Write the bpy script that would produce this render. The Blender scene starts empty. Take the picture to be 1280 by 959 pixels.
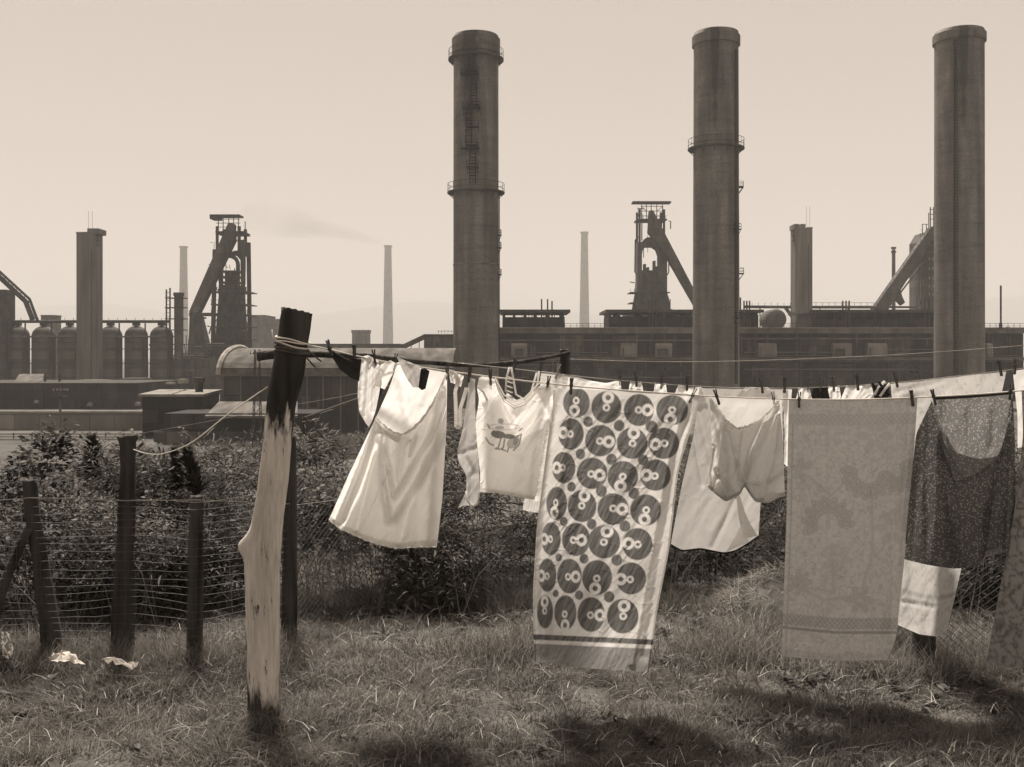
import bpy, math, random
import numpy as np
from mathutils import Vector
R = math.radians
random.seed(7); rng = np.random.default_rng(11)
S = bpy.context.scene; COL = S.collection
F = 1280.0; HZ = 445.0; EYE = 1.75; VALLEY = -8.0

def W(px, py, D):
    """world point seen at photo pixel (px,py) at distance D along the view"""
    return Vector(((px-640.0)/F*D, D, EYE+(HZ-py)/F*D))

# ------------------------------------------------------------------ noise
_tab = rng.random((256, 256))
def vnoise(x, y):
    x = np.asarray(x, float); y = np.asarray(y, float)
    xi = np.floor(x).astype(int); yi = np.floor(y).astype(int)
    fx = x-xi; fy = y-yi; fx = fx*fx*(3-2*fx); fy = fy*fy*(3-2*fy)
    a = _tab[xi % 256, yi % 256]; b = _tab[(xi+1) % 256, yi % 256]
    c = _tab[xi % 256, (yi+1) % 256]; d = _tab[(xi+1) % 256, (yi+1) % 256]
    return (a*(1-fx)+b*fx)*(1-fy)+(c*(1-fx)+d*fx)*fy
def fbm(x, y, o=3):
    s = 0; a = .5; t = 0
    for i in range(o):
        s = s+a*vnoise(np.asarray(x)*2**i+17*i, np.asarray(y)*2**i+5*i); t += a; a *= .5
    return s/t

# ------------------------------------------------------------------ materials
def sep(v): return (min(1, v*1.07), v, v*.895, 1)
MATS = {}
def mat(name, v, v2=None, scale=4.0, stretch=(1, 1, 1), rough=.85, detail=6, bump=0., bscale=30., spec=.25, lo=.35, hi=.65, metal=0.):
    """Principled material; colour wanders between v and v2 with a noise in object metres"""
    if name in MATS: return MATS[name]
    m = bpy.data.materials.new(name); m.use_nodes = True; MATS[name] = m
    n = m.node_tree.nodes; l = m.node_tree.links; p = n['Principled BSDF']
    p.inputs['Roughness'].default_value = rough; p.inputs['Specular IOR Level'].default_value = spec
    p.inputs['Metallic'].default_value = metal
    p.inputs['Base Color'].default_value = sep(v)
    tc = n.new('ShaderNodeTexCoord'); mp = n.new('ShaderNodeMapping'); mp.inputs['Scale'].default_value = stretch
    l.new(tc.outputs['Object'], mp.inputs['Vector'])
    if v2 is not None:
        t = n.new('ShaderNodeTexNoise'); t.inputs['Scale'].default_value = scale; t.inputs['Detail'].default_value = detail
        r = n.new('ShaderNodeValToRGB'); e = r.color_ramp.elements
        e[0].position = lo; e[0].color = sep(v); e[1].position = hi; e[1].color = sep(v2)
        l.new(mp.outputs[0], t.inputs['Vector']); l.new(t.outputs['Fac'], r.inputs['Fac']); l.new(r.outputs['Color'], p.inputs['Base Color'])
    if bump:
        t2 = n.new('ShaderNodeTexNoise'); t2.inputs['Scale'].default_value = bscale; t2.inputs['Detail'].default_value = 5
        b = n.new('ShaderNodeBump'); b.inputs['Strength'].default_value = bump; b.inputs['Distance'].default_value = .02
        l.new(mp.outputs[0], t2.inputs['Vector']); l.new(t2.outputs['Fac'], b.inputs['Height']); l.new(b.outputs['Normal'], p.inputs['Normal'])
    return m

def csep(v): return (min(1, v*1.02), v, v*.96, 1)
def cloth_mat(name, v, trans=.35, attr=False, v_print=.1, weave=0., dots=None):
    if name in MATS: return MATS[name]
    m = bpy.data.materials.new(name); m.use_nodes = True; MATS[name] = m
    n = m.node_tree.nodes; l = m.node_tree.links; n.remove(n['Principled BSDF']); out = n['Material Output']
    d = n.new('ShaderNodeBsdfDiffuse'); t = n.new('ShaderNodeBsdfTranslucent'); mx = n.new('ShaderNodeMixShader'); mx.inputs[0].default_value = trans
    l.new(d.outputs[0], mx.inputs[1]); l.new(t.outputs[0], mx.inputs[2]); l.new(mx.outputs[0], out.inputs['Surface'])
    uv = n.new('ShaderNodeUVMap'); uv.uv_map = 'UVMap'
    base = n.new('ShaderNodeMix'); base.data_type = 'RGBA'
    base.inputs['A'].default_value = csep(v); base.inputs['B'].default_value = csep(v_print); base.inputs['Factor'].default_value = 0
    if attr:
        a = n.new('ShaderNodeAttribute'); a.attribute_name = 'print'; l.new(a.outputs['Fac'], base.inputs['Factor'])
    if dots:
        vo = n.new('ShaderNodeTexVoronoi'); vo.inputs['Scale'].default_value = dots[0]; vo.inputs['Randomness'].default_value = .75
        rp = n.new('ShaderNodeValToRGB'); e = rp.color_ramp.elements
        e[0].position = dots[1]; e[0].color = (0, 0, 0, 1); e[1].position = dots[2]; e[1].color = (1, 1, 1, 1)
        l.new(uv.outputs[0], vo.inputs['Vector']); l.new(vo.outputs['Distance'], rp.inputs['Fac']); l.new(rp.outputs['Color'], base.inputs['Factor'])
    ns = n.new('ShaderNodeTexNoise'); ns.inputs['Scale'].default_value = 9; ns.inputs['Detail'].default_value = 5
    l.new(uv.outputs[0], ns.inputs['Vector'])
    mr = n.new('ShaderNodeMapRange'); mr.inputs['To Min'].default_value = .9; mr.inputs['To Max'].default_value = 1.06
    l.new(ns.outputs['Fac'], mr.inputs['Value'])
    hs = n.new('ShaderNodeHueSaturation'); l.new(mr.outputs[0], hs.inputs['Value']); l.new(base.outputs['Result'], hs.inputs['Color'])
    l.new(hs.outputs[0], d.inputs['Color']); l.new(hs.outputs[0], t.inputs['Color'])
    w = n.new('ShaderNodeTexNoise'); w.inputs['Scale'].default_value = 240 if not weave else weave; w.inputs['Detail'].default_value = 2
    b = n.new('ShaderNodeBump'); b.inputs['Strength'].default_value = .25 if not weave else .6; b.inputs['Distance'].default_value = .004
    l.new(uv.outputs[0], w.inputs['Vector']); l.new(w.outputs['Fac'], b.inputs['Height']); l.new(b.outputs[0], d.inputs['Normal'])
    return m

def blade_mat(name, dark, light, trans=.3, rough=.5):
    m = bpy.data.materials.new(name); m.use_nodes = True; MATS[name] = m
    n = m.node_tree.nodes; l = m.node_tree.links; p = n['Principled BSDF']; out = n['Material Output']
    a = n.new('ShaderNodeAttribute'); a.attribute_name = 'tone'
    r = n.new('ShaderNodeValToRGB'); e = r.color_ramp.elements; e[0].color = sep(dark); e[1].color = sep(light)
    l.new(a.outputs['Fac'], r.inputs['Fac']); l.new(r.outputs[0], p.inputs['Base Color'])
    p.inputs['Roughness'].default_value = rough; p.inputs['Specular IOR Level'].default_value = .35
    t = n.new('ShaderNodeBsdfTranslucent'); l.new(r.outputs[0], t.inputs['Color'])
    mx = n.new('ShaderNodeMixShader'); mx.inputs[0].default_value = trans
    l.new(p.outputs[0], mx.inputs[1]); l.new(t.outputs[0], mx.inputs[2]); l.new(mx.outputs[0], out.inputs['Surface'])
    return m

CONC = mat('weathered_concrete', .15, .27, .35, (1, 1, .12), bump=.3, bscale=3)
CONC2 = mat('dark_concrete', .10, .2, .5, (1, 1, .1), bump=.3, bscale=3)
IRON = mat('rusty_iron', .025, .07, .8, (1, 1, .4), rough=.8)
IRON2 = mat('sooty_steel', .035, .10, .25, (1, 1, .15), rough=.8)
STEELP = mat('grey_painted_steel', .10, .2, .4, (1, 1, .2), rough=.8, spec=.15)
PALE = mat('pale_painted_metal', .2, .32, .5, rough=.9, spec=.1)
BRICK = mat('sooty_brick', .2, .3, .3, rough=.9)
ROOF = mat('corrugated_roof', .075, .15, .9, (1, .2, 1), rough=.95, spec=.08)
ROOFD = mat('dark_sheet_roof', .04, .08, .6, rough=.95, spec=.1)
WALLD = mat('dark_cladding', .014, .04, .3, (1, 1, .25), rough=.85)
WALLM = mat('mid_cladding', .05, .10, .3, (1, 1, .2), rough=.85)
WALLP = mat('plastered_wall', .17, .27, .3, (1, 1, .4), rough=.9)
def patch(m, w_, h_, lo, hi):
    """sheets of cladding that have aged differently: multiplies the colour sheet by sheet"""
    n, l = m.node_tree.nodes, m.node_tree.links; p = n['Principled BSDF']; src = p.inputs['Base Color'].links[0].from_socket
    tc = n.new('ShaderNodeTexCoord'); s_ = n.new('ShaderNodeSeparateXYZ'); l.new(tc.outputs['Object'], s_.inputs[0]); c = n.new('ShaderNodeCombineXYZ'); l.new(s_.outputs['X'], c.inputs['X']); l.new(s_.outputs['Z'], c.inputs['Y'])
    b = n.new('ShaderNodeTexBrick'); b.inputs['Scale'].default_value = 1; b.inputs['Brick Width'].default_value = w_; b.inputs['Row Height'].default_value = h_; b.inputs['Mortar Size'].default_value = .05; b.offset = .3
    b.inputs['Color1'].default_value = (lo,)*3+(1,); b.inputs['Color2'].default_value = (hi,)*3+(1,); b.inputs['Mortar'].default_value = (lo*.6,)*3+(1,); l.new(c.outputs[0], b.inputs['Vector'])
    hs = n.new('ShaderNodeHueSaturation'); l.new(src, hs.inputs['Color']); l.new(b.outputs['Color'], hs.inputs['Value']); l.new(hs.outputs[0], p.inputs['Base Color'])
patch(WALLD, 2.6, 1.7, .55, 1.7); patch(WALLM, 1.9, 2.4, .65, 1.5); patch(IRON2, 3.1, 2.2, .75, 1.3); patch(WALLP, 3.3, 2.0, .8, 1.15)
GLASS = mat('grimy_glass', .02, .05, 1., rough=.25, spec=.5)
SOOT = mat('sooted_ladder_iron', .004, .012, .8, rough=.95, spec=.05)
WOODD = mat('old_dark_wood', .018, .075, 14, (1, 1, .12), bump=.8, bscale=40, rough=.9)
PEG = mat('weathered_peg_wood', .04, .10, 60, (1, 1, .2), rough=.8)
PEGP = mat('pale_peg_wood', .2, .32, 60, (1, 1, .2), rough=.8)
WIRE = mat('galvanised_wire', .22, .38, 20, rough=.4, spec=.5)
RUSTW = mat('rusty_wire', .035, .11, 8, rough=.6)
ROPE = mat('white_rope', .62, .75, 60, rough=.8)
PAPER = mat('white_paper', .4, .6, 14, rough=.9)

# ------------------------------------------------------------------ objects
ORG = {}
def tag(o, label=None, cat=None, group=None, kind=None):
    if label: o['label'] = label
    if cat: o['category'] = cat
    if group: o['group'] = group
    if kind: o['kind'] = kind
    return o
def thing(name, label, cat, loc, group=None):
    o = bpy.data.objects.new(name, None); o.empty_display_size = .2; o.location = loc; COL.objects.link(o)
    ORG[o.name] = Vector(loc)
    return tag(o, label, cat, group)
def link(name, me, m, parent=None, origin=None):
    if m is not None: me.materials.append(m)
    o = bpy.data.objects.new(name, me); COL.objects.link(o)
    if parent is not None:
        o.parent = parent; ORG[o.name] = ORG[parent.name]
    elif origin is not None:
        o.location = origin; ORG[o.name] = Vector(origin)
    return o

class MB:
    def __init__(s): s.v = []; s.f = []; s.p = []
    def add(s, vs, fs):
        k = len(s.v); s.p.append((k, len(s.f))); s.v += [tuple(p) for p in vs]; s.f += [tuple(i+k for i in f) for f in fs]; return s
    def box(s, x0, x1, y0, y1, z0, z1):
        x0, x1 = sorted((x0, x1)); y0, y1 = sorted((y0, y1)); z0, z1 = sorted((z0, z1))
        return s.add([(x0, y0, z0), (x1, y0, z0), (x1, y1, z0), (x0, y1, z0), (x0, y0, z1), (x1, y0, z1), (x1, y1, z1), (x0, y1, z1)],
                     [(0, 3, 2, 1), (4, 5, 6, 7), (0, 1, 5, 4), (1, 2, 6, 5), (2, 3, 7, 6), (3, 0, 4, 7)])
    def pbox(s, D, x0, y0, x1, y1, depth):
        a = W(x0, y0, D); b = W(x1, y1, D); return s.box(a.x, b.x, D, D+depth, a.z, b.z)
    def prism(s, D, pts, depth):
        """polygon in photo pixels at distance D, extruded backwards"""
        n = len(pts); a = [W(p[0], p[1], D) for p in pts]; b = [q+Vector((0, depth, 0)) for q in a]
        return s.add(a+b, [tuple(range(n)), tuple(range(2*n-1, n-1, -1))]+[(i, i+n, (i+1) % n+n, (i+1) % n) for i in range(n)])
    def tube(s, pts, r, n=8, caps=True):
        pts = [Vector(p) for p in pts]; N = len(pts)
        rs = [r]*N if not hasattr(r, '__len__') else list(r)
        k = len(s.v); s.p.append((k, len(s.f))); up = None
        for i, p in enumerate(pts):
            t = (pts[min(i+1, N-1)]-pts[max(i-1, 0)]).normalized()
            if up is None: up = t.orthogonal().normalized()
            else:
                up = up-t*up.dot(t); up = up.normalized() if up.length > 1e-6 else t.orthogonal().normalized()
            w = t.cross(up)
            for j in range(n):
                a = 2*math.pi*j/n; s.v.append(tuple(p+rs[i]*(math.cos(a)*up+math.sin(a)*w)))
        for i in range(N-1):
            for j in range(n):
                a = k+i*n+j; b = k+i*n+(j+1) % n; s.f.append((a, b, b+n, a+n))
        if caps: s.f.append(tuple(k+j for j in range(n))[::-1]); s.f.append(tuple(k+(N-1)*n+j for j in range(n)))
        return s
    def ptube(s, D, pts, rpx, n=6, caps=True):
        q = [W(p[0], p[1], D+(p[2] if len(p) > 2 else 0)) for p in pts]; return s.tube(q, rpx*D/F if not hasattr(rpx, '__len__') else [r*D/F for r in rpx], n, caps)
    def bar(s, p0, p1, w, h=None):
        """square strut; w wide, h deep"""
        h = h or w; p0 = Vector(p0); p1 = Vector(p1); t = (p1-p0).normalized()
        u = t.cross(Vector((0, 1, 0)));
        u = u.normalized() if u.length > 1e-4 else Vector((1, 0, 0)); q = t.cross(u)
        c = [(-1, -1), (1, -1), (1, 1), (-1, 1)]
        vs = [p+u*(a*w/2)+q*(b*h/2) for p in (p0, p1) for a, b in c]
        return s.add(vs, [(3, 2, 1, 0), (4, 5, 6, 7)]+[(i, (i+1) % 4, (i+1) % 4+4, i+4) for i in range(4)])
    def pbar(s, D, a, b, wpx, dy=0, h=None):
        return s.bar(W(a[0], a[1], D)+Vector((0, dy, 0)), W(b[0], b[1], D)+Vector((0, dy, 0)), wpx*D/F, h)
    def lathe(s, c, prof, n=40, a0=0, a1=2*math.pi):
        k = len(s.v); s.p.append((k, len(s.f))); full = abs(a1-a0-2*math.pi) < 1e-6; m = n if full else n+1
        for r, z in prof:
            for j in range(m):
                a = a0+(a1-a0)*j/n; s.v.append((c[0]+r*math.cos(a), c[1]+r*math.sin(a), z))
        for i in range(len(prof)-1):
            for j in range(n if full else n):
                a = k+i*m+j; b = k+i*m+(j+1) % m; s.f.append((a, b, b+m, a+m))
        return s
    def build(s, name, m, parent=None, smooth=False, origin=None):
        o = ORG[parent.name] if parent is not None else Vector(origin or (0, 0, 0))
        me = bpy.data.meshes.new(name); me.from_pydata([(v[0]-o.x, v[1]-o.y, v[2]-o.z) for v in s.v], [], s.f)
        if smooth: me.polygons.foreach_set('use_smooth', [True]*len(me.polygons))
        me.update()
        return link(name, me, m, parent, origin if parent is None else None)

def each(mb, name, m, parent, smooth=False):
    """every piece of mb becomes a part of its own"""
    pp = mb.p+[(len(mb.v), len(mb.f))]
    for (v0, f0), (v1, f1) in zip(pp[:-1], pp[1:]):
        q = MB(); q.v = mb.v[v0:v1]; q.f = [tuple(i-v0 for i in f) for f in mb.f[f0:f1]]; q.build(name, m, parent, smooth)

def np_mesh(name, V, faces_n, idx, m, attrs=None, smooth=False, origin=(0, 0, 0), parent=None):
    """fast mesh: V (n,3), faces with faces_n corners each, idx (k,faces_n)"""
    me = bpy.data.meshes.new(name); V = np.asarray(V, np.float32)
    o = ORG[parent.name] if parent is not None else origin
    V = V-np.array(o, np.float32)
    me.vertices.add(len(V)); me.vertices.foreach_set('co', V.ravel())
    idx = np.asarray(idx, np.int32); k = len(idx)
    me.loops.add(k*faces_n); me.loops.foreach_set('vertex_index', idx.ravel())
    me.polygons.add(k); me.polygons.foreach_set('loop_start', np.arange(0, k*faces_n, faces_n, dtype=np.int32))
    me.polygons.foreach_set('loop_total', np.full(k, faces_n, np.int32))
    if smooth: me.polygons.foreach_set('use_smooth', np.ones(k, bool))
    for nm, a in (attrs or {}).items():
        at = me.attributes.new(nm, 'FLOAT', 'POINT'); at.data.foreach_set('value', np.asarray(a, np.float32))
    me.update(); me.validate()
    return link(name, me, m, parent, origin if parent is None else None)

def copy_tree(o, parent=None):
    c = o.copy(); COL.objects.link(c)
    if parent is not None: c.parent = parent
    for ch in [x for x in S.objects if x.parent == o]: copy_tree(ch, c)
    return c

# ================================================================== GROUND, HILLS
def gz(x, y):
    x = np.asarray(x, float); y = np.asarray(y, float)
    t = np.clip((y-9.5)/35., 0, 1); t = t*t*(3-2*t)
    near = np.exp(-np.maximum(y-12, 0)/10.)
    return VALLEY*t+near*((fbm(x*.8, y*.8)-.5)*.12)+np.clip((t-.9)*10, 0, 1)*(fbm(x*.02, y*.02)-.5)*.5
def grid_sheet(name, xs, ys, m):
    X, Y = np.meshgrid(xs, ys); Z = gz(X, Y); ny, nx = X.shape
    i = np.arange(nx*ny).reshape(ny, nx)
    idx = np.stack([i[:-1, :-1], i[:-1, 1:], i[1:, 1:], i[1:, :-1]], -1).reshape(-1, 4)
    return np_mesh(name, np.stack([X, Y, Z], -1).reshape(-1, 3), 4, idx, m, smooth=True)
gm = mat('turf_soil', .05, .10, 5, rough=.95, bump=.5, bscale=25)
gn, gl = gm.node_tree.nodes, gm.node_tree.links
# dry pale grass and yard dirt far down in the valley, dark turf near the lines: a change of cover, read from world y
tc = gn.new('ShaderNodeTexCoord'); sx = gn.new('ShaderNodeSeparateXYZ'); gl.new(tc.outputs['Object'], sx.inputs[0])
mr = gn.new('ShaderNodeMapRange'); mr.inputs['From Min'].default_value = 30; mr.inputs['From Max'].default_value = 60; gl.new(sx.outputs['Y'], mr.inputs['Value'])
n2 = gn.new('ShaderNodeTexNoise'); n2.inputs['Scale'].default_value = .12; n2.inputs['Detail'].default_value = 8
r2 = gn.new('ShaderNodeValToRGB'); r2.color_ramp.elements[0].color = sep(.04); r2.color_ramp.elements[1].color = sep(.10)
r2.color_ramp.elements[0].position = .35; r2.color_ramp.elements[1].position = .65
gl.new(tc.outputs['Object'], n2.inputs['Vector']); gl.new(n2.outputs['Fac'], r2.inputs['Fac'])
mx = gn.new('ShaderNodeMix'); mx.data_type = 'RGBA'; pr = gn['Principled BSDF']
gl.new(pr.inputs['Base Color'].links[0].from_socket, mx.inputs['A']); gl.new(r2.outputs[0], mx.inputs['B']); gl.new(mr.outputs[0], mx.inputs['Factor']); gl.new(mx.outputs['Result'], pr.inputs['Base Color'])
xs = np.concatenate([-np.geomspace(9500, 13, 34), np.linspace(-12, 12, 120), np.geomspace(13, 9500, 34)])
ys = np.concatenate([np.linspace(-60, -3, 12), np.linspace(-2, 14, 90), np.linspace(15, 60, 30), np.geomspace(66, 9600, 44)])
tag(grid_sheet('ground', xs, ys, gm), kind='structure')

def hills():
    px = np.linspace(-2600, 3900, 160); D0 = 8000.
    prof = 22+46*fbm(px*.006+3, px*0+2.5, 4)+22*np.exp(-((px-540)/170.)**2)+20*np.exp(-((px-90)/140.)**2)+24*np.exp(-((px-1330)/160.)**2)
    X = (px-640)/F*D0; top = prof/F*D0
    rows = []
    for k, (f, dy) in enumerate(((0, -700), (.35, -450), (.7, -200), (.93, -60), (1, 0), (.9, 200), (0, 700))):
        j = (fbm(X*.004+k, X*0+k*3.1)-.5)*40*(0 < k < 6)
        rows.append(np.stack([X, D0+dy+j, VALLEY-.6+(top-VALLEY)*f+j*.5], -1))
    V = np.array(rows); n = len(px); i = np.arange(V.shape[0]*n).reshape(-1, n)
    idx = np.stack([i[:-1, :-1], i[:-1, 1:], i[1:, 1:], i[1:, :-1]], -1).reshape(-1, 4)
    tag(np_mesh('hills', V.reshape(-1, 3), 4, idx, mat('wooded_hills', .05, .1, .01), smooth=True), kind='structure')
hills()

# ================================================================== FACTORY
BASEPY = lambda D: HZ+(EYE-VALLEY+.3)*F/D
def base(px, D, dy=0): return Vector(((px-640)/F*D, D+dy, VALLEY))

def ring_platform(root, c, r_in, r_out, z, rail=1.1, arc=(0, 2*math.pi), name='platform'):
    n = 36; mb = MB()
    mb.lathe(c, [(r_in, z-.25), (r_out, z-.25), (r_out, z), (r_in, z)], n, *arc)
    for k in range(12):                                            # brackets below the walkway
        a = arc[0]+(arc[1]-arc[0])*(k+.5)/12; ca, sa = math.cos(a), math.sin(a)
        mb.bar((c[0]+r_in*ca, c[1]+r_in*sa, z-1.3), (c[0]+(r_out-.1)*ca, c[1]+(r_out-.1)*sa, z-.22), .12)
    p = mb.build(name, IRON2, root)
    rb = MB()
    for h in (.55, rail):
        pts = [(c[0]+(r_out-.08)*math.cos(arc[0]+(arc[1]-arc[0])*j/n), c[1]+(r_out-.08)*math.sin(arc[0]+(arc[1]-arc[0])*j/n), z+h) for j in range(n+1)]
        rb.tube(pts, .05, 4)
    for j in range(0, n+1, 2):
        a = arc[0]+(arc[1]-arc[0])*j/n; x, y = c[0]+(r_out-.08)*math.cos(a), c[1]+(r_out-.08)*math.sin(a)
        rb.tube([(x, y, z), (x, y, z+rail)], .045, 4)
    rb.build('railing', IRON, p)
    return p

def stain_mat(name, ax, az0, az1, wid, src_lo, src_hi):
    """concrete with one soot run: object-space x about ax, between heights az0..az1"""
    m = mat(name, src_lo, src_hi, .35, (1, 1, .12), bump=.3, bscale=3)
    n, l = m.node_tree.nodes, m.node_tree.links; p = n['Principled BSDF']
    tc = n.new('ShaderNodeTexCoord'); s_ = n.new('ShaderNodeSeparateXYZ'); l.new(tc.outputs['Object'], s_.inputs[0])
    nz = n.new('ShaderNodeTexNoise'); nz.inputs['Scale'].default_value = .5; nz.inputs['Detail'].default_value = 5; l.new(tc.outputs['Object'], nz.inputs['Vector'])
    def M(op, a, b=None, c=None):
        q = n.new('ShaderNodeMath'); q.operation = op
        for i, v in enumerate((a, b, c)):
            if v is None: continue
            if hasattr(v, 'links') or hasattr(v, 'node'): l.new(v, q.inputs[i])
            else: q.inputs[i].default_value = v
        return q.outputs[0]
    dx = M('ABSOLUTE', M('SUBTRACT', s_.outputs['X'], ax)); dx = M('DIVIDE', dx, wid)
    zt = M('MAXIMUM', M('DIVIDE', M('SUBTRACT', s_.outputs['Z'], az0), az1-az0), 0.)
    f = M('MULTIPLY', M('ADD', M('MAXIMUM', M('SUBTRACT', 1.25, dx), 0.), M('MULTIPLY', M('SUBTRACT', nz.outputs['Fac'], .5), 1.6)), zt)
    mr = n.new('ShaderNodeMapRange'); mr.inputs['From Min'].default_value = .22; mr.inputs['From Max'].default_value = .55; mr.inputs['To Max'].default_value = .9; l.new(f, mr.inputs['Value'])
    mx = n.new('ShaderNodeMix'); mx.data_type = 'RGBA'; mx.inputs['B'].default_value = sep(.035)
    l.new(p.inputs['Base Color'].links[0].from_socket, mx.inputs['A']); l.new(mr.outputs[0], mx.inputs['Factor']); l.new(mx.outputs['Result'], p.inputs['Base Color'])
    # uneven pours: bands of differing grey, broken joint lines, long rain streaks
    def NZ(scale, st, det, a, b, c, d_):
        mp_ = n.new('ShaderNodeMapping'); mp_.inputs['Scale'].default_value = st; l.new(tc.outputs['Object'], mp_.inputs['Vector'])
        t_ = n.new('ShaderNodeTexNoise'); t_.inputs['Scale'].default_value = scale; t_.inputs['Detail'].default_value = det; l.new(mp_.outputs[0], t_.inputs['Vector'])
        q = n.new('ShaderNodeMapRange'); q.inputs['From Min'].default_value = a; q.inputs['From Max'].default_value = b; q.inputs['To Min'].default_value = c; q.inputs['To Max'].default_value = d_; l.new(t_.outputs['Fac'], q.inputs['Value']); return q.outputs[0]
    bands = NZ(.5, (.05, .05, 1), 4, .3, .7, .86, 1.14)
    joints = NZ(1.3, (.12, .12, 1), 3, .60, .64, 1., .82)
    streaks = NZ(1.1, (1, 1, .05), 6, .35, .7, .88, 1.08); grain = NZ(2.6, (1, 1, 1), 8, .3, .7, .82, 1.2)
    blot = NZ(.22, (1, 1, .6), 7, .3, .7, .8, 1.2)
    f2 = M('MULTIPLY', M('MULTIPLY', M('MULTIPLY', bands, joints), M('MULTIPLY', streaks, blot)), grain)
    hs = n.new('ShaderNodeHueSaturation'); l.new(mx.outputs['Result'], hs.inputs['Color']); l.new(f2, hs.inputs['Value']); l.new(hs.outputs[0], p.inputs['Base Color'])
    return m

def stack(px_t, px_b, w_t, w_b, ytop, D, label, capband):
    cx = (px_b-640)/F*D; s = D/F; root = thing('chimney_stack', label, 'chimney', (cx, D, VALLEY), 'great concrete stacks in front of the works')
    rt, rb_ = w_t*s/2, w_b*s/2; sf = (D-rt)/F; zt = EYE+(HZ-ytop)*sf; lean = (px_t-px_b)*s
    zb = EYE+(HZ-480)*sf
    rbase = rb_+(rb_-rt)*(zb-VALLEY)/(zt-zb)
    c = (cx, D)
    m = stain_mat('stack_concrete_%d' % int(px_b), -rt*.25, zt-VALLEY-26, zt-VALLEY, 1.7 if px_b < 700 else .9, .085, .2)
    mb = MB(); N = 40
    mb.lathe(c, [(rbase+(rt-rbase)*i/N, VALLEY-.3+(zt-VALLEY+.3)*i/N) for i in range(N+1)]+[(rt-.45, zt), (rt-.5, zt-7), (0, zt-7.2)], 56)
    mb.build('shaft', m, root, smooth=True).data.polygons.foreach_get
    b = MB(); b.lathe(c, [(rt+.02, zt-capband[0]*s), (rt+.35, zt-capband[0]*s+.15), (rt+.35, zt-capband[1]*s), (rt+.02, zt-capband[1]*s+.15)], 56)
    b.build('cap_band', m, root, smooth=False)
    return root, c, rt, rb_, zt, sf, lambda py: rt+(rb_-rt)*(py-ytop)/(480-ytop)
def zpy(py, s): return EYE+(HZ-py)*s

# -- stack 1: two railed platforms, zigzag ladders on its face
root, c, rt, rb, zt, s, rad = stack(597, 595, 56, 57, 37, 200, 'tall concrete stack with two railed platforms and zigzag ladders down its sooty face', (24, 4))
ring_platform(root, c, rad(62)-.1, rad(62)+1.05, zpy(66, s), 1.7); ring_platform(root, c, rad(232)-.1, rad(232)+1.2, zpy(236, s), 1.6)
def ladder(root, c, ang, r, z0, z1, w=.55, cage=False):
    mb = MB(); ca, sa = math.cos(ang), math.sin(ang); tx, ty = -sa, ca
    for k in (-1, 1):
        x, y = c[0]+r*ca+tx*k*w/2, c[1]+r*sa+ty*k*w/2; mb.tube([(x, y, z0), (x, y, z1)], .1, 4)
    z = z0+.3
    while z < z1:
        mb.tube([(c[0]+r*ca-tx*w/2, c[1]+r*sa-ty*w/2, z), (c[0]+r*ca+tx*w/2, c[1]+r*sa+ty*w/2, z)], .06, 4); z += .6
    if cage:
        z = z0+1.5
        while z < z1:
            mb.tube([(c[0]+r*ca+tx*w/2*math.cos(a)*1.2+ca*.75*math.sin(a), c[1]+r*sa+ty*w/2*math.cos(a)*1.2+sa*.75*math.sin(a), z) for a in np.linspace(0, math.pi, 7)], .08, 4); z += 1.1
    return mb.build('ladder', SOOT, root)
def landing(root, c, ang, r, z, w=2.0, d=1.1):
    mb = MB(); ca, sa = math.cos(ang), math.sin(ang); tx, ty = -sa, ca
    P = lambda a, b, h: (c[0]+(r+b)*ca+tx*a, c[1]+(r+b)*sa+ty*a, z+h)
    q = [P(-w/2, 0, 0), P(w/2, 0, 0), P(w/2, d, 0), P(-w/2, d, 0), P(-w/2, 0, .18), P(w/2, 0, .18), P(w/2, d, .18), P(-w/2, d, .18)]
    mb.add(q, [(0, 3, 2, 1), (4, 5, 6, 7), (0, 1, 5, 4), (1, 2, 6, 5), (2, 3, 7, 6), (3, 0, 4, 7)])
    for h in (.6, 1.15): mb.tube([P(-w/2, .1, h), P(-w/2, d-.05, h), P(w/2, d-.05, h), P(w/2, .1, h)], .045, 4)
    for a, b in ((-w/2, d-.05), (0, d-.05), (w/2, d-.05)): mb.tube([P(a, b, 0), P(a, b, 1.15)], .045, 4)
    for a in (-w/2+.1, w/2-.1): mb.bar(P(a, 0, -1.1), P(a, d-.1, 0), .1)
    return mb.build('landing', SOOT, root)
F0 = -math.pi/2
for a, p0, p1 in ((-.18, 228, 186), (.04, 186, 140), (-.1, 140, 92), (-.22, 92, 68)):
    pass
for off, y0, y1 in ((-.10, 230, 186), (-.26, 188, 136), (-.06, 138, 92), (-.16, 94, 66)):
    ladder(root, c, F0+off, rad(y0)+.35, zpy(y0, s), zpy(y1, s), 1.1, cage=True)
for off, y in ((-.18, 187), (-.13, 137), (-.2, 94)): landing(root, c, F0+off, rad(y)-.05, zpy(y, s), 3.4, 1.5); landing(root, c, F0+off+.05, rad(y)-.05, zpy(y-4, s), 2.2, 1.2)
for off, y in ((-.08, 160), (-.1, 210)): landing(root, c, F0+off, rad(y)-.05, zpy(y, s), 2.2, 1.0)
for y in (292, 308, 342): landing(root, c, -.15, rad(y)-.05, zpy(y, s), 1.2, .6)
ladder(root, c, -.12, rad(390)+.15, zpy(455, s), zpy(240, s), .5)
MB().lathe(c, [(rad(328)+.01, zpy(329.5, s)), (rad(328)+.09, zpy(329.2, s)), (rad(328)+.09, zpy(328, s)), (rad(328)+.01, zpy(327.7, s))], 56).build('joint_band', CONC2, root)
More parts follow.
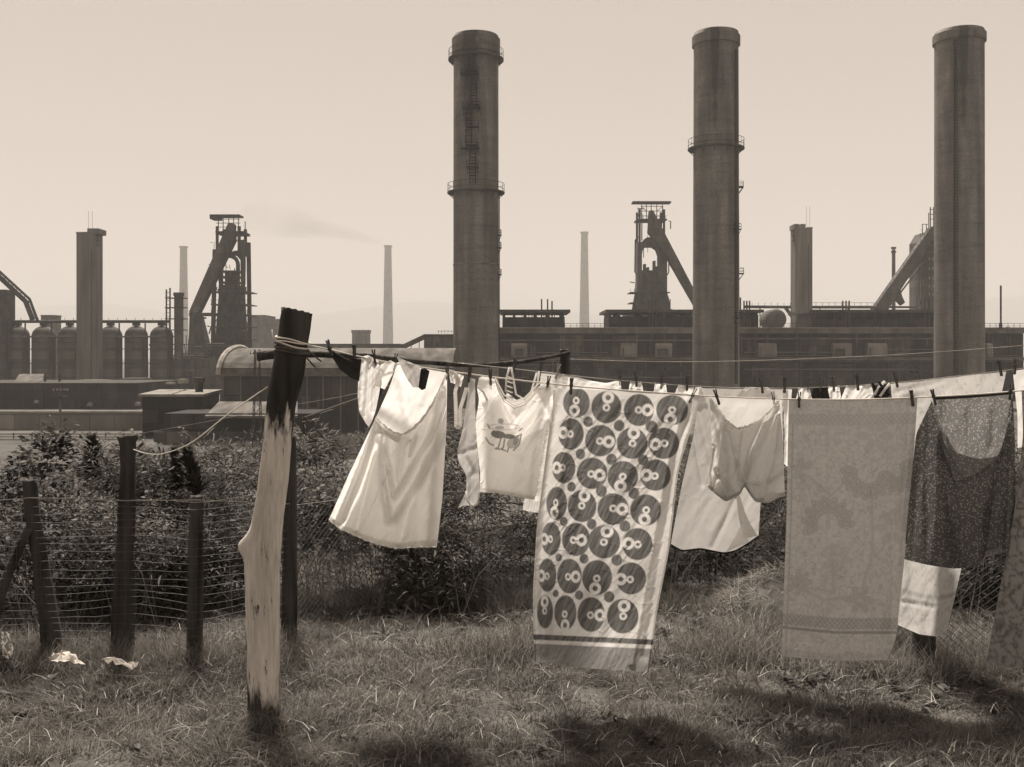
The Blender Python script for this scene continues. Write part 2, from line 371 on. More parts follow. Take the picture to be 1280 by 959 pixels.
# -- stack 2
root, c, rt, rb, zt, s, rad = stack(897.5, 895, 55, 58, 33, 200, 'tall concrete stack with one railed platform a third of the way down, middle of three', (17, 5))
ring_platform(root, c, rad(177)-.1, rad(177)+1.1, zpy(180, s), 1.7)
for y in (231, 341): landing(root, c, -.2, rad(y)-.05, zpy(y, s), 1.6, .9)
for y in (286, 398): landing(root, c, -.75, rad(y)-.05, zpy(y, s), 1.9, .7)
ladder(root, c, -.8, rad(300)+.2, zpy(480, s), zpy(60, s), .55)
# -- stack 3
root, c, rt, rb, zt, s, rad = stack(1202, 1199, 58, 59, 31, 197, 'tall plain concrete stack without platforms, beside the thin black flue', (15, 4))
ladder(root, c, F0-.52, rad(250)+.2, zpy(475, s), zpy(48, s), .5)
mb = MB()
for o_ in (-.62, -.46):
    x, y = c[0]+(rad(240)+.28)*math.cos(F0+o_), c[1]+(rad(240)+.28)*math.sin(F0+o_); mb.tube([(x, y, zpy(475, s)), (x, y, zpy(50, s))], .09, 5)
mb.build('cable_duct', IRON2, root)

# -- square towers
def square_tower(x0, x1, y0, D, label, crown, side):
    root = thing('square_tower', label, 'tower', base((x0+x1)/2, D), 'square flue towers among the furnaces'); s = D/F; w = (x1-x0)*s
    MB().pbox(D, x0, y0+6, x1, BASEPY(D), w).build('shaft', CONC2, root)
    mb = MB()
    for a, b, t in crown: mb.pbox(D-.15, a, t, b, y0+6, w+.3)
    each(mb, 'crown', CONC2, root)
    mb = MB(); x = x1 if side > 0 else x0
    for y in (y0+8, y0+14, y0+20): mb.pbox(D+.5, x, y, x+side*2.2, y+.7, w*.5)
    mb.pbar(D+1, (x+side*2, y0+3), (x+side*2, y0+20), .6); mb.pbar(D+1, (x+side*2, y0+20), (x+side*.2, y0+26), .6)
    mb.build('side_platform', IRON, root)
    mb = MB(); mb.pbar(D-.1, (x1-5, y0+26), (x1-5, BASEPY(D)-4), .6); mb.build('cable_duct', IRON2, root)
    mb = MB()
    for xx in (x0+(x1-x0)*.65, x0+(x1-x0)*.85): mb.ptube(D+.8, [(xx, y0+4), (xx, y0-22)], .18, 4)
    each(mb, 'aerial', IRON, root)
square_tower(95.5, 119, 286, 250, 'broad square concrete flue tower rising between the domed stoves', ((95, 109, 290), (109, 123, 285.5)), 1)
square_tower(994, 1015.5, 280, 300, 'slim square flue tower with notched crown beside the round tank', ((993, 999, 280), (1001, 1007, 280), (1009, 1016, 284)), -1)

# -- domed stoves
D = 260
def make_stove():
    cx = 132.5; s = D/F; root = thing('hot_stove', 'x', 'hot stove', base(cx, D, 3), 'domed stoves in a row')
    c = ((cx-640)/F*D, D+3); r = 14.2*s; zs = zpy(420, s); ztop = zpy(407, s)
    pr = [(r, VALLEY-.3), (r, zs)]+[(r*math.cos(a), zs+(ztop-zs)*math.sin(a)) for a in np.linspace(.12, math.pi/2*.93, 7)]+[(1.0, ztop+.05), (1.0, ztop+.7), (0, ztop+.7)]
    MB().lathe(c, pr, 28).build('shell', IRON2, root, smooth=False)
    b = MB()
    for y in (421, 437, 455): b.lathe(c, [(r+.01, zpy(y, s)), (r+.18, zpy(y, s)), (r+.18, zpy(y-1.2, s)), (r+.01, zpy(y-1.2, s))], 28)
    each(b, 'hoop', IRON, root)
    return root
st = make_stove()
for k, (cx, lb) in enumerate(((132.5, 'domed stove just right of the broad square tower'), (165, 'domed stove second to the right of the broad square tower'), (197, 'domed stove beside the thin pipe tower'),
        (81, 'domed stove just left of the broad square tower'), (48, 'domed stove under the foot of the sloping double pipe'), (15, 'domed stove at the edge of the photo'))):
    o = st if k == 0 else copy_tree(st); o.location.x = (cx-640)/F*D; o['label'] = lb
# bustle main over the stoves
root = thing('gas_main', 'long horizontal gas pipe carried over the domed stoves', 'pipe', base(110, D)); mb = MB()
mb.ptube(D+1, [(-60, 402), (212, 402)], 1.9, 8); mb.build('main_pipe', IRON, root)
mb = MB(); mb.ptube(D-1.5, [(-60, 421), (212, 421)], 1.1, 6); mb.build('lower_pipe', IRON, root)
mb = MB()
for x in range(-40, 212, 11): mb.ptube(D+1, [(x, 400), (x, 397.5)], .3, 4)
each(mb, 'valve_stem', IRON, root)
mb = MB()
for x in (-2, 31.5, 64.5, 149, 181.5, 212): mb.pbar(D+1, (x, 404), (x, BASEPY(D)), 1.4)
each(mb, 'trestle', IRON, root)

# -- pipe tower beside the stoves
D = 262; root = thing('pipe_tower', 'cluster of slim vertical pipes and one fat flue beside the last domed stove', 'pipe tower', base(218, D))
mb = MB()
for x, y in ((208, 362), (212.5, 360)): mb.ptube(D, [(x, y), (x, BASEPY(D))], 1.1, 6)
each(mb, 'riser', IRON, root)
mb = MB(); mb.ptube(D, [(223.5, 368), (223.5, BASEPY(D))], 5.6, 14); mb.ptube(D, [(223.5, 366), (223.5, 370)], 6.6, 14); mb.build('flue', IRON2, root)
mb = MB()
for y in np.arange(366, 470, 5): mb.pbar(D-.4, (207, y), (213.5, y), .6)
for y in (372, 384, 398, 412, 430, 446): mb.pbox(D-1, 206, y, 231, y+1, 2.5)
mb.build('gallery', IRON, root)

# -- blast furnaces
def clutter(D, x0, x1, y0, y1, n, seed, root, part='pipework'):
    r_ = random.Random(seed); mb = MB()
    for k in range(n):
        x = r_.uniform(x0, x1); y = r_.uniform(y0, y1); t = r_.random(); dy = r_.uniform(-2, 6)
        if t < .35: mb.pbar(D+dy, (x, y), (x, y+r_.uniform(5, 24)), r_.uniform(.4, 1.3))
        elif t < .6: mb.pbar(D+dy, (x, y), (x+r_.uniform(-9, 9), y+r_.uniform(-1, 1)), r_.uniform(.4, 1.2))
        elif t < .75: mb.pbar(D+dy, (x, y), (x+r_.uniform(-7, 7), y+r_.uniform(3, 10)), r_.uniform(.35, .8))
        elif t < .9: mb.pbox(D+dy-1, x, y, x+r_.uniform(1.5, 5), y+r_.uniform(1.5, 5), 2)
        else: mb.ptube(D+dy, [(x, y), (x+r_.uniform(-5, 5), y+1), (x+r_.uniform(-5, 5), y+r_.uniform(6, 14))], r_.uniform(.6, 1.2), 6)
    each(mb, part, IRON, root)
def furnace_left():
    D = 300; root = thing('blast_furnace', 'tall dark blast furnace with an arched top opening, beside the pipe tower', 'blast furnace', base(286, D), 'blast furnaces of the works')
    mb = MB()
    for dy in (0, 7):
        for x, w, y0 in ((271.5, 3, 283), (299, 3.4, 283)): mb.pbar(D, (x, y0), (x, 318), w, dy)
        for a, b in (((268.5, 312), (266, 450)), ((303, 300), (305, 450))): mb.pbar(D, a, b, 4.5, dy)
    mb.pbar(D+3, (306.5, 277), (306.5, 355), .9)
    for y in (289, 291): mb.pbox(D-.5, 269, y, 304.5, y+.9, 8)
    mb.build('column', IRON, root)
    mb = MB()                                               # head frame
    mb.pbox(D, 262, 268, 299, 270, 5)
    mb.pbox(D, 262, 269, 272, 273.5, 5)
    for x in (273, 279, 286, 292, 298): mb.pbar(D, (x, 270), (x, 289), .9); mb.pbar(D+5, (x, 270), (x, 289), .9)
    for y in (274, 279, 284): mb.pbar(D, (270, y), (300, y), .7); mb.pbar(D+5, (270, y), (300, y), .7)
    mb.build('head_frame', IRON, root)
    mb = MB(); mb.prism(D-1.5, [(285, 279), (290.5, 279), (291.5, 300), (247, 391), (236, 390), (268, 317)], 4)
    mb.build('skip_bridge', IRON2, root)
    mb = MB(); mb.prism(D-1.5, [(237, 390), (247, 391), (259, 438), (259, 452), (233, 452), (236, 420)], 5); mb.build('bridge_foot', IRON, root)
    mb = MB(); pts = [(275.5, 352)]+[(286.5-11*math.cos(a), 331-11*math.sin(a)) for a in np.linspace(0, math.pi, 11)]+[(297.5, 352)]
    mb.ptube(D+2, pts, 2.6, 8)
    mb.prism(D+2, [(270, 318), (303, 312), (303, 328), (296, 320), (287, 317.5), (278, 320), (272, 330)], 3)
    mb.build('gas_uptake', IRON2, root)
    mb = MB()
    mb.prism(D, [(276, 356), (297.5, 356), (299, 372), (304, 450), (267, 450), (273, 372)], 7)
    for y in (338, 345, 352): mb.pbox(D, 274, y, 299, y+1.6, 7)
    for x, y in ((281, 341), (288, 339), (293, 342)): mb.pbox(D+1, x, y, x+2.5, 356, 4)
    for x in range(268, 306, 4): mb.pbox(D-.5, x, 357+(x % 3)*2, x+2.2, 362+(x*7 % 5), 1)
    mb.build('furnace_shell', IRON, root)
    mb = MB()
    for y in (364, 380, 393, 408, 424, 438): mb.pbox(D-2, 263, y, 310, y+1, 11)
    for y in (364, 380, 393, 408, 424):
        for x in range(264, 311, 5): mb.pbar(D-2, (x, y), (x, y-5), .35)
        mb.pbar(D-2, (263, y-5), (310, y-5), .35)
    mb.pbox(D-1, 236, 391, 268, 395, 3); mb.build('gallery', IRON, root)
    mb = MB(); mb.pbox(D-4, 226, 446, 318, BASEPY(D-4), 16); mb.build('casting_house', IRON2, root)
    clutter(D-3, 264, 308, 300, 440, 60, 1, root); clutter(D-3, 232, 262, 392, 450, 22, 2, root)
furnace_left()
def furnace_mid():
    D = 330; root = thing('blast_furnace', 'dark blast furnace with a T shaped head beam, just beside the middle stack', 'blast furnace', base(815, D), 'blast furnaces of the works')
    mb = MB(); mb.pbox(D, 791, 251.5, 839, 253.5, 4)
    for x in (802, 808, 814, 821, 828): mb.pbar(D, (x, 253), (x, 275), .9); mb.pbar(D+5, (x, 253), (x, 275), .9)
    for y in (258, 264, 270): mb.pbar(D, (801, y), (829, y), .7)
    for a, b in (((802, 258), (808, 264)), ((828, 258), (821, 264))): mb.pbar(D, a, b, .6)
    mb.build('head_frame', IRON, root)
    mb = MB()
    for dy in (0, 7):
        for x in (799.5, 830): mb.pbar(D, (x, 262), (x, 310), 2.6, dy)
    mb.pbox(D-.5, 796, 273.5, 834, 275, 8)
    for x in range(796, 836, 4): mb.pbar(D-.5, (x, 274), (x, 270), .4)
    mb.pbar(D-.5, (796, 270), (834, 270), .4)
    mb.build('column', IRON, root)
    mb = MB(); mb.prism(D-2, [(812.5, 263), (816.5, 263), (836, 301), (873, 372), (873, 392), (868, 380), (829, 312), (811, 290)], 4); mb.build('skip_bridge', IRON2, root)
    mb = MB(); mb.prism(D, [(797, 303), (803, 302), (808, 297), (818, 296), (830, 300), (834, 310), (834, 390), (824.5, 390), (824.5, 318), (822, 311), (817, 307.5), (809, 307.5), (804, 311), (802.5, 318), (802.5, 390), (794, 390), (797, 350)], 6); mb.build('gas_uptake', IRON2, root)
    mb = MB(); mb.prism(D+.2, [(802, 338), (825, 338), (825, 390), (802, 390)], 5.5)
    for x, y in ((805, 330), (809, 334), (817, 326), (820, 333)): mb.pbox(D+1, x, y, x+2.6, 340, 3)
    mb.prism(D-2, [(790, 392), (794, 370), (806, 352), (828, 352), (836, 372), (839, 392)], 3)
    mb.build('furnace_shell', IRON, root)
    mb = MB()
    for a in ((793.5, 345), (795, 340)): pass
    mb.ptube(D-1, [(798, 296), (794, 300), (793.5, 340), (797, 345)], .8, 5); mb.ptube(D-1, [(834, 300), (836, 306), (836, 340), (834, 344)], .8, 5)
    for y in (365, 378): mb.pbox(D-3, 788, y, 838, y+.9, 9)
    for x in range(788, 838, 5): mb.pbar(D-3, (x, 365), (x, 361), .35)
    mb.build('gallery', IRON, root)
    mb = MB(); mb.pbox(D-3, 784, 388, 880, BASEPY(D), 14); mb.build('casting_house', IRON2, root)
    clutter(D-3, 792, 838, 345, 388, 34, 3, root); clutter(D-1, 795, 836, 256, 306, 22, 4, root)
furnace_mid()
def furnace_right():
    D = 310; root = thing('blast_furnace', 'dark blast furnace half hidden behind the plain stack', 'blast furnace', base(1160, D), 'blast furnaces of the works')
    mb = MB(); mb.prism(D, [(1151, 302), (1158, 290), (1176, 284), (1190, 284), (1190, 410), (1151, 410)], 9); mb.build('furnace_shell', IRON2, root)
    mb = MB()
    for x in (1163, 1167, 1171, 1176): mb.pbar(D, (x, 259), (x, 290), 1.0)
    for y in (262, 268, 274): mb.pbar(D, (1162, y), (1178, y), .7)
    mb.pbar(D, (1161, 266), (1161, 292), .9); mb.pbar(D, (1153, 280), (1153, 305), .8); mb.pbar(D, (1158, 280), (1158, 290), .8); mb.pbar(D, (1152.5, 280.5), (1160, 280.5), .7)
    mb.build('head_frame', IRON, root)
    mb = MB(); mb.prism(D-3, [(1164, 284), (1174, 280), (1174, 294), (1168, 296), (1110, 388), (1091, 388)], 3)
    for k in range(18):
        t = k/17; x = 1164+(1092-1164)*t; y = 284+(387-284)*t; mb.pbar(D-3, (x, y), (x-1, y-3), .4)
    mb.build('skip_bridge', IRON2, root)
    mb = MB(); mb.pbar(D-1, (1176, 294), (1116, 372), 1.6); mb.pbar(D-1, (1176, 300), (1121, 372), 1.6)
    mb.ptube(D-2, [(1120, 352), (1122, 372), (1128, 380)], [3, 6, 4], 8); mb.build('return_chute', IRON, root)
    mb = MB()
    for y in (312, 322, 334, 346, 356, 366):
        for x in (1161, 1165.5): mb.pbox(D-.05, x, y, x+1.6, y+3.5, .04)
    each(mb, 'opening', PALE, root)  # solid plates; brightness seen through the holes is painted as pale colour
    mb = MB(); mb.ptube(D-1, [(1149, 325), (1149, 372), (1152, 382)], .9, 5); mb.pbox(D-1, 1147, 338, 1152, 339, 3); mb.ptube(D-2, [(1095, 384), (1146, 384), (1150, 378)], 1.4, 6); mb.build('gallery', IRON, root)
    clutter(D-2, 1146, 1172, 284, 384, 34, 5, root)
furnace_right()
D = 258; root = thing('skip_incline', 'sloping double pipe coming down over the domed stoves at the edge of the works', 'conveyor', base(20, D))
mb = MB(); mb.ptube(D-2, [(-40, 316), (0, 347), (32, 377), (41, 400)], 3.2, 8); mb.build('lower_tube', IRON2, root)
mb = MB(); mb.ptube(D-2, [(-40, 308), (0, 340), (37, 374), (47, 401)], 1.8, 8)
for k in range(14):
    t = k/13; x = -30+66*t; mb.pbar(D-2.2, (x, 340+(x)*.92), (x, 347+(x)*.92), .7)
mb.build('upper_tube', IRON, root)
mb = MB(); mb.pbox(D, -20, 362, 7, BASEPY(D), 5); mb.build('tower', IRON, root)
mb = MB()
for x in (9.5, 14.5): mb.pbar(D, (x, 368), (x, 410), .8)
for y in range(370, 410, 4): mb.pbar(D, (9.5, y), (14.5, y), .6)
mb.build('ladder_frame', IRON, root)

# -- tangled pipework between the stoves and the furnace
rq = random.Random(9); D = 270; root = thing('yard_pipework', 'tangle of pipes, stairs and small sheds under the arched furnace, above the dark block', 'pipework', base(235, D)); mb = MB()
for k in range(16):
    x = rq.uniform(186, 262); y = rq.uniform(428, 466); mb.ptube(D+rq.uniform(-3, 3), [(x, y), (x+rq.uniform(8, 30), y), (x+rq.uniform(8, 30), y+rq.uniform(5, 20))], rq.uniform(.5, 1.3), 6)
each(mb, 'pipe', IRON, root); mb = MB()
for k in range(14):
    x = rq.uniform(186, 300); y = rq.uniform(446, 474); mb.pbox(D-5+rq.uniform(-2, 2), x, y, x+rq.uniform(5, 18), BASEPY(D), rq.uniform(3, 6))
each(mb, 'plant_house', IRON2, root); mb = MB()
for k in range(6):
    x = rq.uniform(190, 300); mb.pbar(D-7, (x, rq.uniform(432, 450)), (x, 480), .7)
each(mb, 'pole', IRON, root)
for k, (x0_, x1_, y_, lb) in enumerate(((150, 178, 473, 'long low hut at the foot of the domed stoves, under the pipe tower'), (96, 128, 475, 'low hut at the foot of the broad square tower'), (275, 316, 462, 'dark hut behind the curved end of the vaulted hall'))):
    r_ = thing('yard_hut', lb, 'hut', base((x0_+x1_)/2, 215)); MB().pbox(215, x0_, y_+2.2, x1_, BASEPY(215), 5).build('wall', WALLM, r_); MB().pbox(214.7, x0_-.6, y_, x1_+.6, y_+2.1, 5.6).build('roof', ROOF, r_)
# -- far chimneys
def far_chimney(cx, wt, wb, y0, D, label, m=BRICK, bands=()):
    root = thing('brick_chimney', label, 'chimney', base(cx, D), 'thin chimneys far behind the works'); s = D/F; c = ((cx-640)/F*D, D)
    yb = BASEPY(D); ym = y0+120; rb = wt/2*s+(wb-wt)/2*s*(yb-y0)/120
    MB().lathe(c, [(rb, zpy(yb, s)), (wt/2*s, zpy(y0, s)), (wt/2*s*.7, zpy(y0, s)), (wt/2*s*.7, zpy(y0+5, s)), (0, zpy(y0+5, s))], 20).build('shaft', m, root, smooth=False)
    mb = MB()
    for y in bands: mb.lathe(c, [((wt/2+.1)*s, zpy(y+2.4, s)), ((wt/2+1)*s, zpy(y+2, s)), ((wt/2+1)*s, zpy(y, s)), ((wt/2-.2)*s, zpy(y, s))], 20)
    if bands: mb.build('collar', m, root)
far_chimney(485, 8.5, 13, 307, 1500, 'far brick chimney with a thin plume of smoke', BRICK, (307,))
far_chimney(730.5, 8.5, 12.5, 290, 1575, 'far pale chimney standing alone between the roof monitors', BRICK, (290,))
far_chimney(229.5, 8.5, 12, 308, 1350, 'far chimney behind the furnace skip bridge', BRICK, (308,))
far_chimney(1117, 4.2, 5, 312, 420, 'slim steel flue behind the sloping skip bridge', IRON, (309, 314))
root = thing('steel_flue', 'thin black flue standing on the end of the long shed roof', 'flue', base(1251, 228)); MB().ptube(228, [(1251, 357), (1251, 412)], 1.2, 8).build('pipe', IRON, root)
mb = MB(); mb.ptube(228, [(1250.8, 404), (1250.8, 412)], 2.2, 8); mb.build('collar', IRON, root)

# -- far sheds in the haze
def shed(name, label, cat, D, boxes, m, mroof=None, depth=12, group=None):
    x = (boxes[0][0]+boxes[0][2])/2; root = thing(name, label, cat, base(x, D), group)
    for k, b in enumerate(boxes):
        yb = BASEPY(D) if len(b) < 5 or b[4] else b[3]
        MB().pbox(D, b[0], b[1], b[2], yb, depth*(1-.1*k)).build('wall', m, root)
        MB().pbox(D-.3, b[0]-.4, b[1]-1.2, b[2]+.4, b[1], depth*(1-.1*k)+.6).build('roof', mroof or m, root)
    return root
r_ = shed('tall_shed', 'hazy grey block behind the leaning post top', 'building', 560, [(312, 395, 331, 430), (331, 400, 356, 430)], WALLM, None, 25)
mb = MB()
for y in (404, 412):
    for x in range(334, 354, 5): mb.pbox(559.8, x, y, x+2.5, y+4, .1)
each(mb, 'window', GLASS, r_)
r_ = shed('water_tower', 'small crenellated block far beyond the arched hall roof', 'tower', 620, [(440, 416, 459, 432)], WALLM, None, 14)
mb = MB()
for x in range(439, 460, 4): mb.pbox(620, x, 412.5, x+2.2, 416, 10)
mb.build('parapet', WALLM, r_)
r_ = shed('transfer_house', 'grey box house at the top of the sloping conveyor beside the laddered stack', 'building', 240, [(530, 419, 572, 445)], WALLM, None, 12)
mb = MB()
for x in range(548, 570, 4): mb.pbar(239, (x, 417), (x, 413), .5)
mb.pbar(239, (547, 414), (570, 414), .5); mb.build('railing', IRON, r_)
mb = MB()
for x in (535, 545, 555): mb.pbox(239.9, x, 427, x+5, 433, .08)
each(mb, 'window', GLASS, r_)
root = thing('conveyor_bridge', 'sloping conveyor bridge climbing to the grey box house', 'conveyor', base(515, 245))
mb = MB(); mb.prism(245, [(494, 435), (494, 441), (530, 424), (530, 418)], 3); mb.build('gallery', WALLM, root)
mb = MB()
for x, y in ((502, 436), (514, 431), (524, 426)): mb.pbar(245, (x, y), (x, BASEPY(245)), .9)
each(mb, 'trestle', IRON, root)
shed('low_office', 'long low hazy roof line behind the arched hall', 'building', 330, [(346, 431, 500, 445)], WALLM, ROOFD, 15)
shed('yard_hut', 'flat roofed hut by the foot of the domed stoves at left', 'hut', 400, [(51, 395, 68, 402)], WALLM, None, 6)

# -- left yard: sheds, wall, dark building
r_ = shed('ore_bunker', 'long dark bunker wall below the domed stoves', 'building', 190, [(-150, 480, 172, 511)], WALLD, ROOFD, 24)
mb = MB()
for x in range(-140, 172, 24): mb.pbar(189.9, (x, 481), (x, 511), .8)
each(mb, 'buttress', IRON2, r_)
mb = MB()
for x, y, w, h in ((108, 503, 7, 5), (42, 500, 5, 4), (168, 502, 6, 5)): mb.prism(188.5, [(x, y+h), (x+w*.3, y), (x+w, y+h*.3), (x+w, y+h)], .6)
each(mb, 'loading_chute', PALE, r_)
root = thing('low_shed', 'small low shed with a pale sheet roof in front of the domed stoves', 'shed', base(45, 195))
MB().pbox(201, 20, 477, 74, 484, 5).build('wall', WALLM, root)
mb = MB(); a = [W(24, 467.5, 207), W(55, 467.5, 207), W(53, 477, 200), W(18, 477, 200)]; d_ = Vector((0, 0, -.18)); mb.add(a+[q+d_ for q in a], [(0, 1, 2, 3), (7, 6, 5, 4), (0, 3, 7, 4), (1, 5, 6, 2), (3, 2, 6, 7), (0, 4, 5, 1)])
mb.build('roof', ROOF, root)
mb = MB(); mb.pbox(199, 55, 467, 56.5, 478, .5); mb.pbox(199, 56, 470, 74, 471, .5); mb.pbox(199, 73, 467, 74.5, 478, .5); mb.build('gantry', IRON, root)
root = thing('yard_wall', 'long pale plastered yard wall with a bright coping left of the dark block', 'wall', base(90, 135))
MB().pbox(135, -200, 516.5, 186, BASEPY(135), .5).build('wall_face', WALLP, root); MB().pbox(134.8, -200, 514, 186, 516.5, .9).build('coping', PALE, root)
root = thing('pipe_rack', 'low rack of horizontal pipes in front of the pale yard wall', 'pipes', base(90, 118)); mb = MB()
for y, d, r in ((542.5, 2, .9), (546, 0, .8), (549.5, -1, .7)): mb.ptube(118+d, [(-200, y), (182, y)], r, 6)
each(mb, 'pipe', STEELP, root); mb = MB()
for x in range(-190, 182, 23): mb.pbar(118, (x, 541), (x, BASEPY(118)), 1)
each(mb, 'stand', IRON2, root)
root = thing('lamp_mast', 'yard floodlight mast with a row of lamps in front of the pale yard wall', 'lamp post', base(75, 128)); mb = MB()
mb.ptube(128, [(75, 488), (75.5, BASEPY(128))], [1.0, 2.2], 8); mb.build('pole', STEELP, root)
mb = MB(); mb.pbar(128, (66, 489), (84, 489), .8); mb.pbox(127.5, 69, 495.5, 81, 497.5, 1); mb.build('crossarm', IRON, root)
mb = MB()
for x in (66.5, 71, 75.5, 80, 83.5): mb.pbox(127.8, x-.9, 486.2, x+.9, 488.4, .3)
each(mb, 'floodlight', PALE, root)
# dark block with the light roof
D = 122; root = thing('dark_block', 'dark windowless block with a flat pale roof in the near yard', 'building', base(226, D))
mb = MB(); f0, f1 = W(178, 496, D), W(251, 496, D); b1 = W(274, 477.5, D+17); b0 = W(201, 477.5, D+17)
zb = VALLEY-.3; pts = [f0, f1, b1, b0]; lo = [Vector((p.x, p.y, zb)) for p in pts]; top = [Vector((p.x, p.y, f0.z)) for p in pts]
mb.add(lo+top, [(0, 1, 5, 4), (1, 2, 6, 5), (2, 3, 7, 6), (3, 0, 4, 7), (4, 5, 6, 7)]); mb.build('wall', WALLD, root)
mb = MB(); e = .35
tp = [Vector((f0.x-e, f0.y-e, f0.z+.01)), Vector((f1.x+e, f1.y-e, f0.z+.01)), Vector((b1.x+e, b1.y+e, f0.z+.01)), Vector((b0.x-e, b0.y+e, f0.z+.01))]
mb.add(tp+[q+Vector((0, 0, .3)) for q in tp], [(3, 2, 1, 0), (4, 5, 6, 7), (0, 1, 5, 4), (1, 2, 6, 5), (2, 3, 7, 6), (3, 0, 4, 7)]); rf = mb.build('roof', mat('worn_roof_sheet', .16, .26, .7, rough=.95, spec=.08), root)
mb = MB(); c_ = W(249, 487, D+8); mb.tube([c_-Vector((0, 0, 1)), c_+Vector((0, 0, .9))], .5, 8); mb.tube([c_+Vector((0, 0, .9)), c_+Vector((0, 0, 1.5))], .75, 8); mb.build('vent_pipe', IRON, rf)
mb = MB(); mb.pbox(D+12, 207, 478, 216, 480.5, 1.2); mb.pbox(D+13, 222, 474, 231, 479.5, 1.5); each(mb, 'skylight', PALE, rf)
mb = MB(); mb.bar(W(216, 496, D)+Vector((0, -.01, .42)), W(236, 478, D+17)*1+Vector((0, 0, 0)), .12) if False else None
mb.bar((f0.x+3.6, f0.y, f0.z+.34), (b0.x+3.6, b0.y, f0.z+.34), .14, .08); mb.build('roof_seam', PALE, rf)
# annex with sloping pale roof
D = 112; root = thing('annex', 'low annex with a pale lean-to roof beside the dark block', 'building', base(300, D))
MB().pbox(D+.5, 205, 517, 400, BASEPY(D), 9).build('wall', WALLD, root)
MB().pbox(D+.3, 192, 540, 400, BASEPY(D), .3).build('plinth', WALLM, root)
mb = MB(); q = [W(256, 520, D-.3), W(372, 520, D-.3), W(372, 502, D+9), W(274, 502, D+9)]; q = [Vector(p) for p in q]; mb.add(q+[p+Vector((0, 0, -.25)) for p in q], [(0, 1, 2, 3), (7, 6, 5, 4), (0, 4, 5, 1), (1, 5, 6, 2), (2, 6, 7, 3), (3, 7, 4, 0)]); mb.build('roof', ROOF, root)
# arched hall
D = 128; root = thing('arched_hall', 'long hall with a pale vaulted roof behind the leaning post', 'building', base(420, D))
s = D/F; x0 = (277-640)*s; x1 = (566-640)*s; ze = zpy(468, s); hw = 9.0
MB().box(x0+.3, x1, D, D+2*hw, VALLEY-.3, ze).build('wall', WALLM, root)
mb = MB(); n = 14; P0 = []; P1 = []
for j in range(n+1):
    a = math.pi*j/n; y = D+hw-math.cos(a)*(hw+.5); z = ze+math.sin(a)*3.35; P0.append((x0, y, z)); P1.append((x1, y, z))
mb.add(P0+P1, [(j, n+1+j, n+2+j, j+1) for j in range(n)]+[tuple(range(n+1))[::-1], tuple(range(n+1, 2*n+2))]); rf = mb.build('roof', ROOF, root)
mb = MB()
for xx in (x0-.25,):
    pts = [(xx, D+hw-math.cos(math.pi*j/n)*(hw+.7), ze-.1+math.sin(math.pi*j/n)*3.6) for j in range(n+1)]; mb.tube(pts, .35, 6)
mb.build('gable_rib', PALE, rf)
mb = MB(); mb.box(x0-.3, x1, D-.55, D-.05, ze-.25, ze+.05); mb.build('gutter', STEELP, root)
mb = MB()
for k in range(24): mb.tube([(x0+1+k*1.2, D-.3, ze+.05), (x0+1+k*1.2, D-.3, ze+.75)], .04, 4)
mb.tube([(x0, D-.3, ze+.75), (x1, D-.3, ze+.75)], .04, 4); mb.build('railing', IRON, root)
mb = MB()
for x in (373, 392, 414, 436, 458, 480, 503, 526, 548): mb.pbox(D-.06, x-4, 493, x+4, 509, .05)
each(mb, 'window', GLASS, root)
mb = MB()
for x in (300, 362, 383, 403, 425, 447, 469, 492): mb.pbox(D-.1, x, 470, x+1.6, BASEPY(D), .09)
each(mb, 'pilaster', WALLP, root)
mb = MB(); mb.pbox(D+6, 346, 437, 566, 441, 5); mb.build('ridge_vent', ROOFD, rf)
# lattice mast
D = 105; root = thing('lattice_mast', 'slender lattice power mast in front of the arched hall, left of the leaning post', 'mast', base(322, D))
mb = MB(); s = D/F; cx = (321.5-640)*s; zt = zpy(437, s)
for k in range(4):
    sx_, sy_ = ((-1, -1), (1, -1), (1, 1), (-1, 1))[k]
    mb.bar((cx+sx_*.42, D+sy_*.42, VALLEY-.3), (cx+sx_*.22, D+sy_*.22, zt), .07)
z = VALLEY; k = 0
while z < zt-.9:
    for face in ((-1, -1, 1, -1), (1, -1, 1, 1), (-1, 1, 1, 1), (-1, -1, -1, 1)):
        w0 = .42-.2*(z-VALLEY)/(zt-VALLEY); a = (face[0], face[1]); b = (face[2], face[3])
        if k % 2: a, b = b, a
        mb.bar((cx+a[0]*w0, D+a[1]*w0, z), (cx+b[0]*w0, D+b[1]*w0, z+.9), .045)
    z += .9; k += 1
mb.build('lattice', IRON, root)
mb = MB(); mb.pbar(D, (312, 442), (330, 442), .7); mb.pbar(D, (316, 440.5), (328, 440.5), .8); mb.build('crossarm', IRON, root)
mb = MB()
for x in (313, 317, 326, 329.5): mb.ptube(D, [(x, 443.5), (x, 439.5)], .7, 6)
each(mb, 'insulator', PALE, root)
# sloping yard ramp rail
D = 60
root = thing('railed_pole', 'thin dark pole with a pale sloping bar tied to its top beyond the hedge', 'pole', base(381, 14)); ORG[root.name] = Vector(base(381, 14))
mb = MB(); mb.ptube(14, [(380, 521), (381, 640)], [1.8, 1.6], 6); mb.build('pole', WOODD, root)
mb = MB(); mb.ptube(14, [(378, 523), (400, 515), (476, 488)], 1.3, 6); mb.build('sloping_bar', STEELP, root)

